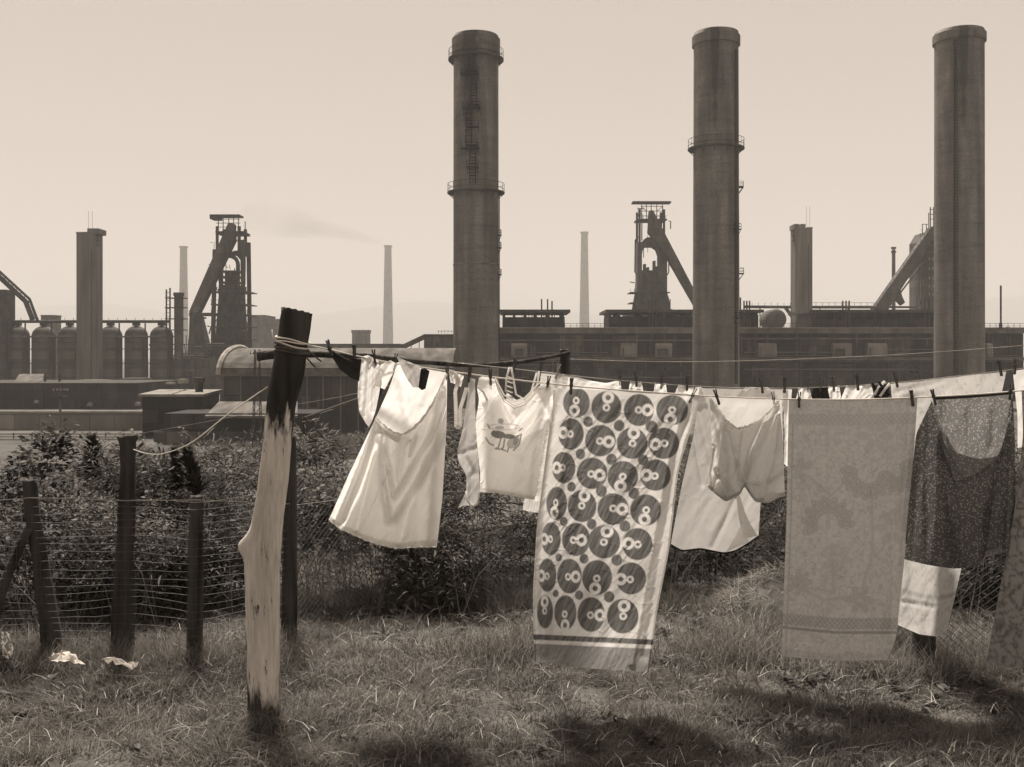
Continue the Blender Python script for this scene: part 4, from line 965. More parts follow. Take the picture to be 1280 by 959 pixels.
# ================================================================== CLOTHES
def resamp(pts, n):
    p = np.array(pts, float); d = np.r_[0, np.cumsum(np.hypot(*np.diff(p, axis=0).T))]; t = np.linspace(0, d[-1], n)
    q = np.stack([np.interp(t, d, p[:, 0]), np.interp(t, d, p[:, 1])], -1)
    for _ in range(max(1, n*n//900)): q[1:-1] = (q[:-2]+2*q[1:-1]+q[2:])/4
    return q
def seg_dist(X, Y, pl):
    best = np.full(X.shape, 1e9)
    for (x0, y0), (x1, y1) in zip(pl[:-1], pl[1:]):
        dx, dy = x1-x0, y1-y0; L = dx*dx+dy*dy+1e-9; t = np.clip(((X-x0)*dx+(Y-y0)*dy)/L, 0, 1)
        best = np.minimum(best, np.hypot(X-x0-t*dx, Y-y0-t*dy))
    return best
def sheet(name, m, top, bottom, left, right, line=None, D=None, parent=None, nu=60, nv=80, ridges=(), belly=0., pleat=(0, 0), crease=.006, swing=0., prt=None, seed=0, scal=0., dD=0., uvs=1.0, hem=None, flare=0., fold_dir=.35):
    """cloth hanging inside four pixel edges; folds are pushed into its depth"""
    T = resamp(top, nu); B = resamp(bottom, nu); Lf = resamp(left, nv); Rt = resamp(right, nv)
    u = np.linspace(0, 1, nu)[None, :]; v = np.linspace(0, 1, nv)[:, None]
    def co(k):
        return ((1-v)*T[None, :, k]+v*B[None, :, k]+(1-u)*Lf[:, None, k]+u*Rt[:, None, k]
                - ((1-u)*(1-v)*T[0, k]+u*(1-v)*T[-1, k]+(1-u)*v*B[0, k]+u*v*B[-1, k]))
    X = co(0); Y = co(1)
    if scal: Y = Y+scal*np.sin(u*math.pi*2*9+seed)*np.clip((v-.9)*10, 0, 1)
    if D is None: Dg = np.interp(X, [p[0] for p in line], [p[2] for p in line])
    else: Dg = np.full(X.shape, float(D))
    Dg = Dg+dD
    s = 5.0/F
    U = u+0*v; Vv = v+0*u
    d = belly*np.sin(math.pi*np.clip(Vv, 0, 1))*np.sin(math.pi*U)+swing*Vv
    if pleat[0]: d = d+pleat[1]*(.25+.75*Vv)*np.sin(2*math.pi*(pleat[0]*(U+.06*np.sin(3*Vv+seed)))+seed)*(.6+.8*fbm(U*5+seed, Vv*1.2))
    # hanging folds: noise drawn out along the fall, tilted a little
    d = d+crease*((fbm((X+fold_dir*(Y-480))*.045+seed*3.7, Y*.008+seed, 3)-.5)*3+(fbm((X+fold_dir*2*(Y-480))*.16+seed, Y*.03, 2)-.5)*.9)
    d = d+(crease*.32+.0008)*(fbm((X+.5*(Y-480))*.33+seed*2.1, (Y-.3*X)*.12+seed, 3)-.5)+.0022*(np.abs(fbm((X+.8*(Y-480))*.07+seed*5, (Y-X*.4)*.05, 2)-.5) < .02)
    for pl, w, a in ridges:
        dist = seg_dist(X, Y, pl); d = d-a*np.exp(-(dist/w)**2)
    d = d*np.clip(Vv*9+.15, 0, 1)
    Dg = Dg+d
    V = np.stack([(X-640)/F*Dg, Dg, EYE+(HZ-Y)/F*Dg], -1)
    i = np.arange(nu*nv).reshape(nv, nu)
    idx = np.stack([i[:-1, :-1], i[1:, :-1], i[1:, 1:], i[:-1, 1:]], -1).reshape(-1, 4)
    org = V[0, nu//2].copy()
    o = np_mesh(name, V.reshape(-1, 3), 4, idx, m, {'print': (prt(X, Y, U, Vv) if prt is not None else np.zeros_like(X)).ravel()}, True, tuple(org), parent)
    me = o.data; uvl = me.uv_layers.new(name='UVMap'); wm = np.hypot(*(T[-1]-T[0]))*s; hm = np.hypot(*(Lf[-1]-Lf[0]))*s
    UV = np.stack([(X-X.min())*s*uvs, (Y.max()-Y)*s*uvs], -1).reshape(-1, 2)
    li = np.empty(len(me.loops), np.int32); me.loops.foreach_get('vertex_index', li); uvl.data.foreach_set('uv', UV[li].astype(np.float32).ravel())
    o['_grid'] = (nv, nu)
    if hem:
        PR = prt(X, Y, U, Vv) if prt is not None else np.zeros_like(X)
        for h in hem:
            if h[0] == 'bottom': sl = V[nv-1-h[1]:, :]; pr_ = PR[nv-1-h[1]:, :]
            elif h[0] == 'top': sl = V[:h[1]+1, :]; pr_ = PR[:h[1]+1, :]
            elif h[0] == 'left': sl = V[:, :h[1]+1]; pr_ = PR[:, :h[1]+1]
            else: sl = V[:, nu-1-h[1]:]; pr_ = PR[:, nu-1-h[1]:]
            sl = sl+np.array([0, -.0035, 0]); a, b = sl.shape[:2]; ii = np.arange(a*b).reshape(a, b)
            ix = np.stack([ii[:-1, :-1], ii[1:, :-1], ii[1:, 1:], ii[:-1, 1:]], -1).reshape(-1, 4)
            par = parent
            hm_ = np_mesh('hem', sl.reshape(-1, 3), 4, ix, h[2] if len(h) > 2 else m, {'print': pr_.ravel()}, True, (0, 0, 0) if par is not None else tuple(org), par) if par is not None else np_mesh('hem', sl.reshape(-1, 3)-org, 4, ix, h[2] if len(h) > 2 else m, {'print': pr_.ravel()}, True)
            if par is None: hm_.parent = o
            hm_.data.uv_layers.new(name='UVMap')
    del o['_grid']
    return o
def tagc(o, label, cat, group=None): return tag(o, label, cat, group or 'washing on the lines')
def T_(name, label, cat, px, L): y, d = on(L, px); return thing(name, label, cat, W(px, y, d), 'washing on the lines')
WHITE = cloth_mat('white_cotton', .84, .58); WHITE2 = cloth_mat('thin_white_nylon', .85, .66); GREYC = cloth_mat('grey_jersey', .55, .4); DARKC = cloth_mat('dark_cloth', .035, .1)
TERRY = cloth_mat('pale_terry', .62, .36, weave=90)

# dark briefs next to the post
o = sheet('briefs', DARKC, [(408, 433), (420, 441), (434, 448), (452, 449)], [(412, 442), (425, 462), (438, 472), (449, 477)], [(408, 433), (412, 442)], [(452, 449), (449, 477)], D=4.96, nu=30, nv=20, crease=.012, ridges=[([(410, 436), (448, 462)], 4, .015)], seed=1)
tagc(o, 'small dark briefs slung near the leaning post', 'underwear')
# camisole hung sideways
root = T_('vest', 'narrow white vest with slits between the dark briefs and the white slip', 'vest', 462, L1)
sheet('body', WHITE, [(452, 446), (460, 444), (473, 451)], [(457, 529), (461, 534), (465, 527)], [(452, 446), (448, 470), (447, 495), (449, 515), (457, 529)], [(473, 451), (477, 470), (474, 492), (470, 512), (465, 527)], D=5.0, parent=root, nu=30, nv=60, crease=.01, ridges=[([(462, 450), (456, 520)], 3, .02), ([(468, 455), (466, 515)], 2.2, .015), ([(453, 452), (450, 510)], 2, .012)], seed=2)
sheet('sleeve', WHITE, [(476, 456), (488, 450), (497, 456)], [(466, 482), (474, 484), (481, 487)], [(476, 456), (466, 482)], [(497, 456), (481, 487)], D=4.985, parent=root, nu=24, nv=24, crease=.008, ridges=[([(487, 455), (473, 482)], 4, .012)], seed=3)
sheet('dark_slit', DARKC, [(480, 470), (488, 452)], [(468, 508), (474, 500)], [(480, 470), (468, 508)], [(488, 452), (474, 500)], D=5.03, parent=root, nu=10, nv=16, seed=4)  # dark sheet drawn for the slits of the vest
# slip
root = T_('slip', 'long white slip with a gathered neckline and wavy hem', 'slip', 525, L1)
lft = [(497, 453), (487, 484), (470, 522), (438, 589), (411, 650)]; rgt = [(559, 466), (558, 537), (553, 624), (546, 684)]
btm = [(411, 650), (424, 661), (438, 667), (455, 675), (473, 681), (496, 686), (523, 684), (546, 684)]
sheet('back_panel', WHITE2, [(497, 453), (530, 461), (559, 466)], btm, lft, rgt, line=L1, dD=.05, parent=root, nu=50, nv=80, crease=.008, belly=.05, seed=5, ridges=[([(500, 460), (512, 540)], 6, -.02)])
sw = [(470, 522), (478, 531), (490, 540), (503, 544), (516, 536), (528, 524), (540, 506), (550, 486), (558, 468)]
RID = [([(478, 540), (483, 575), (492, 622), (500, 612), (516, 585), (545, 535), (558, 500)], 5, .035), ([(474, 555), (478, 600), (486, 652), (494, 652), (506, 632), (530, 592), (556, 545)], 6, .04),
       ([(472, 530), (455, 580), (428, 650)], 7, .035), ([(476, 545), (462, 600), (446, 662)], 5, -.03), ([(487, 586), (450, 664)], 1.6, .008), ([(505, 548), (498, 600)], 6, .022), ([(552, 490), (546, 590), (540, 680)], 6, .03),
       ([(540, 520), (520, 600), (500, 680)], 7, -.028), ([(465, 535), (440, 600), (418, 650)], 3, -.02), ([(520, 545), (512, 570)], 3, .02)]
sheet('front_panel', WHITE2, sw, btm, [(470, 522), (452, 562), (438, 589), (411, 650)], [(558, 468), (558, 537), (553, 624), (546, 684)], line=L1, dD=-.015, parent=root, nu=110, nv=120, crease=.014, ridges=[(a, b*.8, c_*1.7) for a, b, c_ in RID], belly=-.06, seed=6, hem=[('bottom', 5)], scal=.8, swing=-.02, pleat=(5, .006))
mb = MB(); pts = []
for k in range(60):
    t = k/59*(len(sw)-1); i = min(int(t), len(sw)-2); f = t-i; x = sw[i][0]*(1-f)+sw[i+1][0]*f; y = sw[i][1]*(1-f)+sw[i+1][1]*f
    pts.append(W(x, y+.5*math.sin(k*1.3)+.4*math.sin(k*2.9), 5.01+.006*math.sin(k*2.3)))
mb.tube(pts, [.0045+.0035*abs(math.sin(k*.55))*(1-abs(k/59-.35)) for k in range(60)], 7); o = mb.build('gathered_neckline', WHITE, root, smooth=True)
mb = MB(); pts = [W(x, y+2*math.sin(i*1.7), 4.99-.01*math.cos(i)) for i, (x, y) in enumerate(((469, 524), (476, 535), (487, 545), (497, 551), (507, 553), (516, 549)))]; mb.tube(pts, [.005, .014, .012, .016, .011, .004], 8); mb.build('gathered_fold', WHITE, root, smooth=True)
for k in range(2): pass
# folded sock over the line
root = T_('sock', 'folded grey sock with a dark toe hung over the slip', 'sock', 516, L1)
sheet('leg', GREYC, [(496, 446), (510, 452), (524, 457)], [(510, 476), (516, 484), (524, 485)], [(496, 446), (503, 463), (510, 476)], [(524, 457), (527, 470), (524, 485)], D=4.97, parent=root, nu=24, nv=24, crease=.01, ridges=[([(512, 455), (519, 484)], 4, .02)], seed=7)
sheet('toe', DARKC, [(526, 461), (531, 460), (537, 464)], [(523, 484), (527, 488), (532, 486)], [(526, 461), (523, 484)], [(537, 464), (532, 486)], D=4.965, parent=root, nu=14, nv=20, ridges=[([(531, 463), (527, 486)], 3, .015)], seed=8)
# strap piece and swimsuit
mb = MB(); tp_ = [W(561, 464, 5.04), W(568, 466, 5.03), W(573, 474, 5.02), (W(569, 490, 5.03)), W(570, 515, 5.03), W(570, 534, 5.03), W(575, 534, 5.02), W(575, 512, 5.02), W(580, 496, 5.02), W(584, 482, 5.03)]
pp = []
for i in range(len(tp_)-1):
    for k in range(5): pp.append(tp_[i].lerp(tp_[i+1], k/5))
for i in range(len(pp)-1):
    a, b = pp[i], pp[i+1]; t_ = (b-a).normalized(); w_ = Vector((t_.z, 0, -t_.x)).normalized()*.009
    mb.add([a-w_, a+w_, b+w_, b-w_], [(0, 1, 2, 3)])
o = mb.build('strap', WHITE, origin=tuple(tp_[0])); tagc(o, 'narrow white strap looped on the line beside the slip', 'strap'); sol = o.modifiers.new('s', 'SOLIDIFY'); sol.thickness = .003
sheet('ruffle', WHITE, [(561, 463), (570, 466), (580, 470)], [(563, 478), (571, 481), (576, 484)], [(561, 463), (563, 478)], [(580, 470), (576, 484)], D=5.035, parent=o, nu=30, nv=14, pleat=(3, .008), seed=44)
root = T_('swimsuit', 'pale swimsuit hung edge on between the strap and the picture shirt', 'swimsuit', 590, L1)
sheet('body', GREYC, [(586, 472), (594, 474)], [(572, 636), (580, 632), (597, 632)], [(586, 472), (584, 500), (578, 538), (571, 566), (574, 580), (583, 593), (583, 614), (572, 636)], [(594, 474), (594, 526), (598, 574), (600, 616), (597, 632)], D=5.045, parent=root, nu=36, nv=90, crease=.012, ridges=[([(590, 480), (585, 540), (580, 570), (592, 592)], 4, .02), ([(574, 568), (596, 560)], 3, .012), ([(590, 595), (588, 628)], 3, .018)], seed=9)
mb = MB(); mb.tube([W(583, 614, 5.03), W(584, 626, 5.02), W(590, 634, 5.02), W(597, 630, 5.02), W(599, 616, 5.03)], .005, 6); mb.build('strap', WHITE, root, smooth=True)

# picture T shirt
def shirt_print(X, Y, U, V):
    P = np.zeros_like(X); cx, cy, k = 540, 430, 1/4.168
    def el(x, y, rx, ry, a, rot=0):
        nonlocal P
        dx = (X-(cx+x*k)); dy = (Y-(cy+y*k)); c, s_ = math.cos(rot), math.sin(rot); q = np.hypot((dx*c+dy*s_)/(rx*k), (-dx*s_+dy*c)/(ry*k)); P = np.maximum(P, a*np.clip((1.08-q)*6, 0, 1))
    def st(pl, w, a):
        nonlocal P
        d = seg_dist(X, Y, [(cx+x*k, cy+y*k) for x, y in pl]); P = np.maximum(P, a*np.clip((w*k-d)*2.5+.5, 0, 1))
    th = np.linspace(0, 2*math.pi, 30)
    st([(375+82*math.cos(t), 432+15*math.sin(t)) for t in th], 3, .4); el(358, 402, 15, 14, .75); el(352, 436, 24, 9, .6)
    el(345, 472, 38, 20, 1, .15); el(400, 482, 34, 13, 1, .1); el(322, 466, 14, 16, 1); el(418, 518, 30, 26, .6, -.7); el(438, 505, 14, 26, .8, .5)
    for pl in ([(360, 490), (345, 540), (330, 546), (352, 548)], [(378, 495), (372, 540), (360, 548), (382, 556)], [(400, 540), (392, 562)], [(280, 490), (300, 520), (320, 528)], [(430, 490), (466, 470), (455, 520), (425, 555)], [(300, 440), (290, 420)], [(455, 452), (470, 440)]): st(pl, 4, .85)
    return P*.9*(.8+.2*fbm(X*.5, Y*.5))
SHIRT = cloth_mat('shirt_cotton', .85, .62, attr=True, v_print=.05)
root = T_('t_shirt', 'white shirt with a small dark printed picture and a wide neck', 'shirt', 645, L1)
nk = [(599, 472), (610, 471), (619, 474), (623, 486), (630, 499), (643, 507.5), (656, 503), (666, 493), (674, 484), (682, 480), (690, 482)]
lf = [(599, 472), (596, 485), (599, 500), (594, 530), (597, 560), (600, 590), (600, 615)]; rg = [(690, 482), (692, 510), (690, 534), (680, 539), (676, 575), (672, 600), (668, 625)]
sheet('front', SHIRT, nk, [(600, 615), (624, 617), (645, 621), (668, 625)], lf, rg, line=L1, dD=-.012, parent=root, nu=150, nv=170, prt=shirt_print, crease=.006, belly=-.035, seed=11, hem=[('bottom', 6)],
      ridges=[([(600, 480), (612, 520), (606, 610)], 7, .02), ([(628, 500), (640, 560), (636, 610)], 10, -.015), ([(686, 488), (672, 560), (664, 620)], 6, .025), ([(676, 492), (690, 530)], 4, .02), ([(645, 512), (655, 600)], 7, .012), ([(680, 540), (668, 548), (655, 575)], 4, .015)])
sheet('back', SHIRT, [(601, 472), (612, 472), (620, 477), (625, 490), (632, 502), (643, 509.5), (657, 505), (667, 495), (675, 486), (688, 482)], [(604, 613), (635, 618), (666, 622)], [(601, 471), (600, 540), (604, 613)], [(688, 481), (678, 545), (666, 622)], line=L1, dD=.04, parent=root, nu=40, nv=50, crease=.006, belly=.03, seed=12)
mb = MB()
for off, r, dd in ((0, .0042, -.02), (3.0, .003, -.018), (-5.5, .0042, .035)):
    mb.tube([W(x, y+off*(1 if 0 < i < 9 else .2), on(L1, x)[1]+dd) for i, (x, y) in enumerate(nk[2:10])], r, 6)
mb.build('neckband', WHITE, root, smooth=True)
mb = MB(); mb.tube([W(597, 484, 5.04), W(604, 490, 5.03), W(609, 500, 5.04), W(603, 503, 5.05)], .006, 6); mb.build('sleeve_hem', WHITE, root, smooth=True)

# ribbed cloth on the second line, behind the shirt
RIB = cloth_mat('ribbed_cotton', .82, .5, attr=True, v_print=.4)
o = sheet('ribbed_cloth', RIB, [(676, 464), (692, 466), (711, 470)], [(653, 637), (662, 640), (673, 641)], [(676, 464), (672, 540), (653, 637)], [(711, 470), (692, 560), (673, 641)], line=L2, nu=60, nv=120, crease=.005, seed=13, prt=lambda X, Y, U, V: np.where(V < .93, .5*(np.sin(V*260) > 0), .5*(np.sin(U*40) > .2))*.6, ridges=[([(700, 470), (670, 620)], 4, .02)])
tagc(o, 'white ribbed cloth peeping out between the picture shirt and the circle print towel', 'cloth')
# camisole on the second line
root = T_('camisole', 'white camisole straps looping behind the neck of the picture shirt', 'camisole', 650, L2)
sheet('body', WHITE, [(633, 490), (645, 500), (658, 499), (668, 486)], [(630, 600), (668, 600)], [(633, 490), (630, 600)], [(668, 486), (668, 600)], line=L2, dD=-.02, parent=root, nu=30, nv=30, seed=14)
for pts in ([(637, 459), (633, 472), (632, 490)], [(639, 459), (642, 475), (645, 493), (656, 500), (664, 490), (671, 466)], [(674, 464), (672, 478), (668, 490)]):
    mb = MB(); mb.tube([W(x, y, 5.53) for x, y in pts], .0055, 6); mb.build('strap', WHITE, root, smooth=True)
mb = MB()
for k in range(5): mb.tube([W(632.5, 470+k*6, 5.53), W(641, 473+k*6, 5.53)], .004, 5)
mb.build('lacing', WHITE, root, smooth=True)

# circle print towel
BIG = [(193, 128, 40, 45, 187, 152, 192, 122), (283, 142, 45, 48, 288, 113, 283, 143), (380, 150, 45, 48, 406, 150, 379, 150), (480, 150, 48, 45, 474, 178, 480, 150), (177, 222, 38, 47, 153, 218, 175, 222), (265, 242, 46, 47, 290, 245, 263, 243), (360, 250, 46, 47, 365, 220, 361, 250), (455, 250, 46, 47, 430, 253, 457, 250),
       (155, 323, 35, 47, 134, 323, 152, 323), (240, 340, 46, 47, 262, 345, 237, 342), (332, 350, 46, 47, 325, 378, 332, 350), (430, 345, 46, 47, 403, 345, 428, 348), (134, 430, 31, 50, 127, 457, 131, 428), (210, 438, 43, 48, 217, 408, 209, 437), (303, 447, 47, 47, 330, 447, 303, 445), (400, 450, 46, 47, 397, 478, 402, 450),
       (117, 536, 29, 50, 97, 537, 115, 537), (192, 538, 42, 50, 208, 540, 184, 540), (276, 545, 48, 50, 285, 515, 275, 546), (376, 552, 45, 48, 349, 550, 377, 553), (106, 645, 27, 50, 88, 647, 105, 648), (172, 648, 37, 52, 191, 650, 168, 650), (255, 652, 45, 52, 249, 685, 254, 655), (357, 655, 45, 48, 326, 657, 354, 658),
       (99, 755, 24, 50, 98, 725, 98, 752), (160, 757, 33, 52, 159, 795, 158, 762), (237, 763, 41, 52, 263, 765, 235, 765), (332, 768, 47, 52, 336, 738, 333, 768)]
SML = [(228, 185, 16), (321, 197, 17), (418, 200, 18), (205, 282, 16), (298, 298, 17), (393, 300, 16), (178, 380, 15), (268, 393, 18), (365, 400, 17), (155, 484, 14), (239, 492, 16), (338, 498, 17), (140, 592, 12), (216, 596, 15), (314, 600, 17), (131, 700, 11), (201, 705, 14), (291, 710, 17)]
def circ_print(X, Y, U, V):
    x = (X-640)*2.397; y = (Y-450)*2.3975; P = np.zeros_like(X); ss = lambda q, w: np.clip(q/w+.5, 0, 1)
    for cx, cy, rx, ry, bx, by, sx_, sy_ in BIG:
        q = (1-np.hypot((x-cx)/rx, (y-cy)/ry))*min(rx, ry); d = ss(q, 2.5); k = rx/46.
        for ax, ay, ro, ri in ((bx, by, 18.5, 8), (sx_, sy_, 11.5, 5)):
            rr = np.hypot((x-ax)/max(k, .62), y-ay); inside = ss(ro-rr, 2.5)*(1-ss(ri-rr, 2.5)); d = d*(1-inside)
        P = np.maximum(P, d)
    for cx, cy, r in SML: P = np.maximum(P, ss(r-np.hypot((x-cx)/(.8+.2*(cx-60)/340), y-cy), 2.5)*.97)
    b = y-(822+(x-65)*.045); P = np.maximum(P, ss(b, 2)*ss(16-b, 2)); P = np.maximum(P, ss(b-28, 2)*.78)
    side = (x-62)*0
    return P*(.72+.32*fbm((X+.45*(Y-480))*.55, Y*.05, 3))
TOWEL = cloth_mat('printed_towelling', .8, .46, attr=True, v_print=.085)
o = sheet('beach_towel', TOWEL, [(692, 485), (780, 489), (840, 492), (876, 495)], [(668, 827), (740, 836), (810, 840)], [(692, 485), (687, 533), (671, 658), (666, 742), (668, 827)], [(876, 495), (867, 525), (848, 588), (836, 690), (821, 765), (811, 840)], hem=[('left', 3), ('right', 3)], line=L1, nu=210, nv=380, prt=circ_print, crease=.0075, belly=-.04, swing=-.06, seed=15, fold_dir=.42,
      ridges=[([(868, 500), (846, 560), (828, 680), (806, 820)], 5, .03), ([(858, 500), (834, 575), (812, 700), (790, 830)], 4, -.025), ([(872, 500), (856, 560), (842, 640)], 2.5, .02), ([(700, 490), (686, 560), (676, 700), (680, 820)], 6, .03), ([(850, 520), (800, 640), (760, 800)], 8, .018), ([(820, 520), (760, 640), (720, 800)], 9, -.016), ([(712, 482), (704, 560), (696, 640)], 5, -.02)])
tagc(o, 'white beach towel printed with dark discs and ringed figures', 'towel')

# pale cloth, and underpants in front of it
root = T_('pillow_cloth', 'pale textured cloth with a dark scalloped edge behind the underpants', 'cloth', 915, L2)
DK = cloth_mat('dark_edging', .03, .1)
pb = [(838, 682), (852, 690), (875, 687), (905, 693), (919, 690), (934, 681), (948, 671)]
sheet('panel', TERRY, [(874, 485), (928, 486), (985, 487)], pb, [(874, 485), (868, 540), (853, 603), (838, 682)], [(985, 487), (968, 560), (951, 625), (948, 671)], line=L2, parent=root, nu=60, nv=90, crease=.008, belly=-.04, seed=16, ridges=[([(870, 500), (890, 580)], 5, .025), ([(866, 540), (878, 606)], 3, .02), ([(920, 622), (890, 685)], 3, .02)], hem=[('bottom', 1, DK)])
sheet('flap', TERRY, [(920, 618), (925, 620), (931, 640)], [(929, 672), (938, 672), (947, 670)], [(920, 618), (923, 645), (929, 672)], [(931, 640), (938, 655), (947, 670)], line=L2, dD=-.05, parent=root, nu=16, nv=30, seed=17)
sheet('turned_corner', WHITE, [(922, 666), (930, 650)], [(908, 690), (936, 678)], [(922, 666), (908, 690)], [(930, 650), (936, 678)], line=L2, dD=-.06, parent=root, nu=16, nv=16, seed=18)
root = T_('underpants', 'pale baggy underpants with a sagging elastic waist', 'underwear', 932, L1)
JER = cloth_mat('pale_jersey', .68, .5)
ul = [(887, 496), (889, 530), (890, 560), (885, 610)]; ur = [(977, 499), (979, 555), (980, 600), (981, 620)]
ub = [(885, 608), (897, 618), (907, 626), (912, 623), (926, 616), (930, 605), (937, 616), (944, 626), (962, 627), (970, 621), (981, 618)]
sheet('back_panel', JER, [(887, 496), (930, 497), (977, 499)], ub, ul, ur, line=L1, dD=.035, parent=root, nu=50, nv=50, crease=.006, belly=.03, seed=19)
wl = [(887, 497), (898, 512), (908, 526), (921, 536), (935, 533), (948, 526), (962, 514), (974, 500)]
sheet('front_panel', JER, wl, ub, [(887, 497), (890, 545), (885, 610)], [(974, 500), (979, 555), (981, 620)], line=L1, dD=-.01, parent=root, nu=90, nv=80, crease=.016, belly=-.06, seed=20,
      ridges=[(a_, b_*.85, c_*2.1) for a_, b_, c_ in [([(889, 500), (905, 560), (908, 620)], 6, .02), ([(974, 503), (945, 560), (930, 607)], 6, .025), ([(896, 590), (915, 616)], 4, .022), ([(899, 590), (890, 612)], 3, .018), ([(930, 600), (940, 622)], 3, .02), ([(906, 530), (899, 590)], 2, -.012), ([(928, 538), (920, 590)], 1.6, .008), ([(892, 560), (888, 606)], 2.5, .014), ([(958, 520), (938, 565), (931, 604)], 3, .016), ([(972, 520), (966, 570), (952, 622)], 4, -.016), ([(900, 515), (914, 545), (926, 600)], 3, .012), ([(979, 590), (955, 606), (934, 604)], 3, .012)]], hem=[('bottom', 4)])
mb = MB(); pts = []
for k in range(40):
    t = k/39*(len(wl)-1); i = min(int(t), len(wl)-2); f = t-i; pts.append(W(wl[i][0]*(1-f)+wl[i+1][0]*f, wl[i][1]*(1-f)+wl[i+1][1]*f+.7*math.sin(k*2.6), 5.15+.004*math.sin(k*3.1)))
mb.tube(pts, [.0055+.002*math.sin(k*2.2) for k in range(40)], 6); mb.build('waistband', WHITE, root, smooth=True)
for a_, b_ in (((885, 609), 5), ((930, 606), 10)):
    seg_ = ub[:6] if b_ == 5 else ub[5:]; mb = MB(); mb.tube([W(x, y-1, 5.135+.004*math.sin(i*2.)) for i, (x, y) in enumerate(seg_)], .0045, 6); mb.build('leg_hem', JER, root, smooth=True)
sheet('rolled_or_sunlit_cuff', WHITE, [(884, 609), (897, 617), (908, 622)], [(889, 600), (899, 606), (912, 617)], [(884, 609), (889, 600)], [(908, 622), (912, 617)], D=5.13, parent=root, nu=20, nv=8, seed=50)
sheet('rolled_or_sunlit_cuff', WHITE, [(957, 618), (966, 615), (975, 617)], [(955, 627), (964, 627), (972, 621)], [(957, 618), (955, 627)], [(975, 617), (972, 621)], D=5.128, parent=root, nu=20, nv=8, seed=51)  # white patch: sunlight on the cuff put into the colour
o = sheet('tie_belt', WHITE, [(978, 486), (990, 487)], [(980, 580), (985, 584)], [(978, 486), (981, 540), (980, 580)], [(990, 487), (986, 540), (985, 584)], line=L2, nu=12, nv=40, crease=.008, seed=21, ridges=[([(984, 490), (983, 580)], 2, .012)])
tagc(o, 'thin white belt hanging between the underpants and the flowered towel', 'belt')

# flowered towel
def flower_print(X, Y, U, V):
    P = np.zeros_like(X)
    def flower(cx, cy, n, r, ln, wd, a=1., a0=0, arc=2*math.pi):
        nonlocal P
        for k in range(n):
            t = a0+arc*k/max(1, n-(arc < 6)); px, py = cx+r*math.cos(t), cy+r*math.sin(t)*1.05; dx, dy = X-px, Y-py; c, s_ = math.cos(t), math.sin(t)
            q = np.hypot((dx*c+dy*s_)/ln, (-dx*s_+dy*c)/wd); P = np.maximum(P, a*(np.clip((1-q)*4, 0, 1)*(.22+.2*fbm(X*.9, Y*.9, 2))+.6*np.clip(1-np.abs(q-.92)*9, 0, 1)+.4*np.clip(1-np.abs(q-.45)*9, 0, 1)))
    flower(1085, 590, 9, 24, 11, 6.5, 1, .2, math.pi*.95); flower(1120, 590, 6, 16, 10, 6, 1, -.6, 2.4); flower(1003, 588, 5, 9, 7, 4.5, .9, 1.5, 4); flower(1035, 655, 9, 23, 11, 6, 1, math.pi*.9, math.pi*1.1)
    flower(1000, 728, 7, 9, 8, 4, .9); flower(1075, 750, 6, 10, 8, 4.5, .9); flower(1045, 700, 7, 13, 8, 5, .6); flower(1094, 545, 6, 14, 9, 5, .6); flower(1040, 540, 6, 10, 8, 4.5, .4); flower(1115, 660, 6, 14, 9, 5, .7); flower(1130, 640, 4, 10, 8, 5, .7)
    for pl in ([(1010, 595), (1038, 620), (1060, 600)], [(1090, 620), (1091, 690), (1075, 745)], [(1040, 680), (1042, 740), (1010, 735)], [(1000, 735), (1030, 750), (1065, 745)], [(1036, 610), (1036, 660)]): P = np.maximum(P, .32*np.clip(1.9-seg_dist(X, Y, pl)*.8, 0, 1))
    bd = .5+.5*np.sin(U*150)*np.sin(V*300); P = np.maximum(P, ((V > .835) & (V < .875))*(.25+.75*bd)*.8); P = np.maximum(P, ((V > .885) & (V < .893))*.8); P = np.maximum(P, ((V > .055) & (V < .10))*(.2+.5*bd)*.7)
    P = np.maximum(P, (np.abs(U-.035) < .006)*.5*(V > .09)); 
    scroll = fbm(X*.13, Y*.13, 3); P = np.maximum(P, np.clip(1-np.abs(scroll-.5)*16, 0, 1)*.42); P = np.maximum(P, np.clip(1-np.abs(fbm(X*.17+9, Y*.17+4, 2)-.5)*16, 0, 1)*.4)
    return np.clip(P, 0, 1)
FLW = cloth_mat('flowered_towelling', .76, .012, attr=True, v_print=.36, weave=130)
o = sheet('bath_towel', FLW, [(986, 499), (1060, 500), (1147, 497)], [(977, 820), (1039, 826), (1108, 825)], [(986, 499), (983, 649), (977, 820)], [(1147, 497), (1138, 628), (1120, 800), (1108, 825)], line=L1, nu=150, nv=280, prt=flower_print, crease=.006, belly=-.02, swing=-.03, seed=22, fold_dir=.12,
      ridges=[([(1036, 500), (1036, 820)], 2, .004), ([(1092, 500), (1090, 780)], 3, .006), ([(1120, 520), (1114, 800)], 4, .018), ([(1140, 510), (1128, 640), (1112, 810)], 4, .022), ([(1000, 520), (1004, 800)], 9, -.006)], hem=[('bottom', 8)])
tagc(o, 'plain grey bath towel woven with large faint flowers', 'towel')

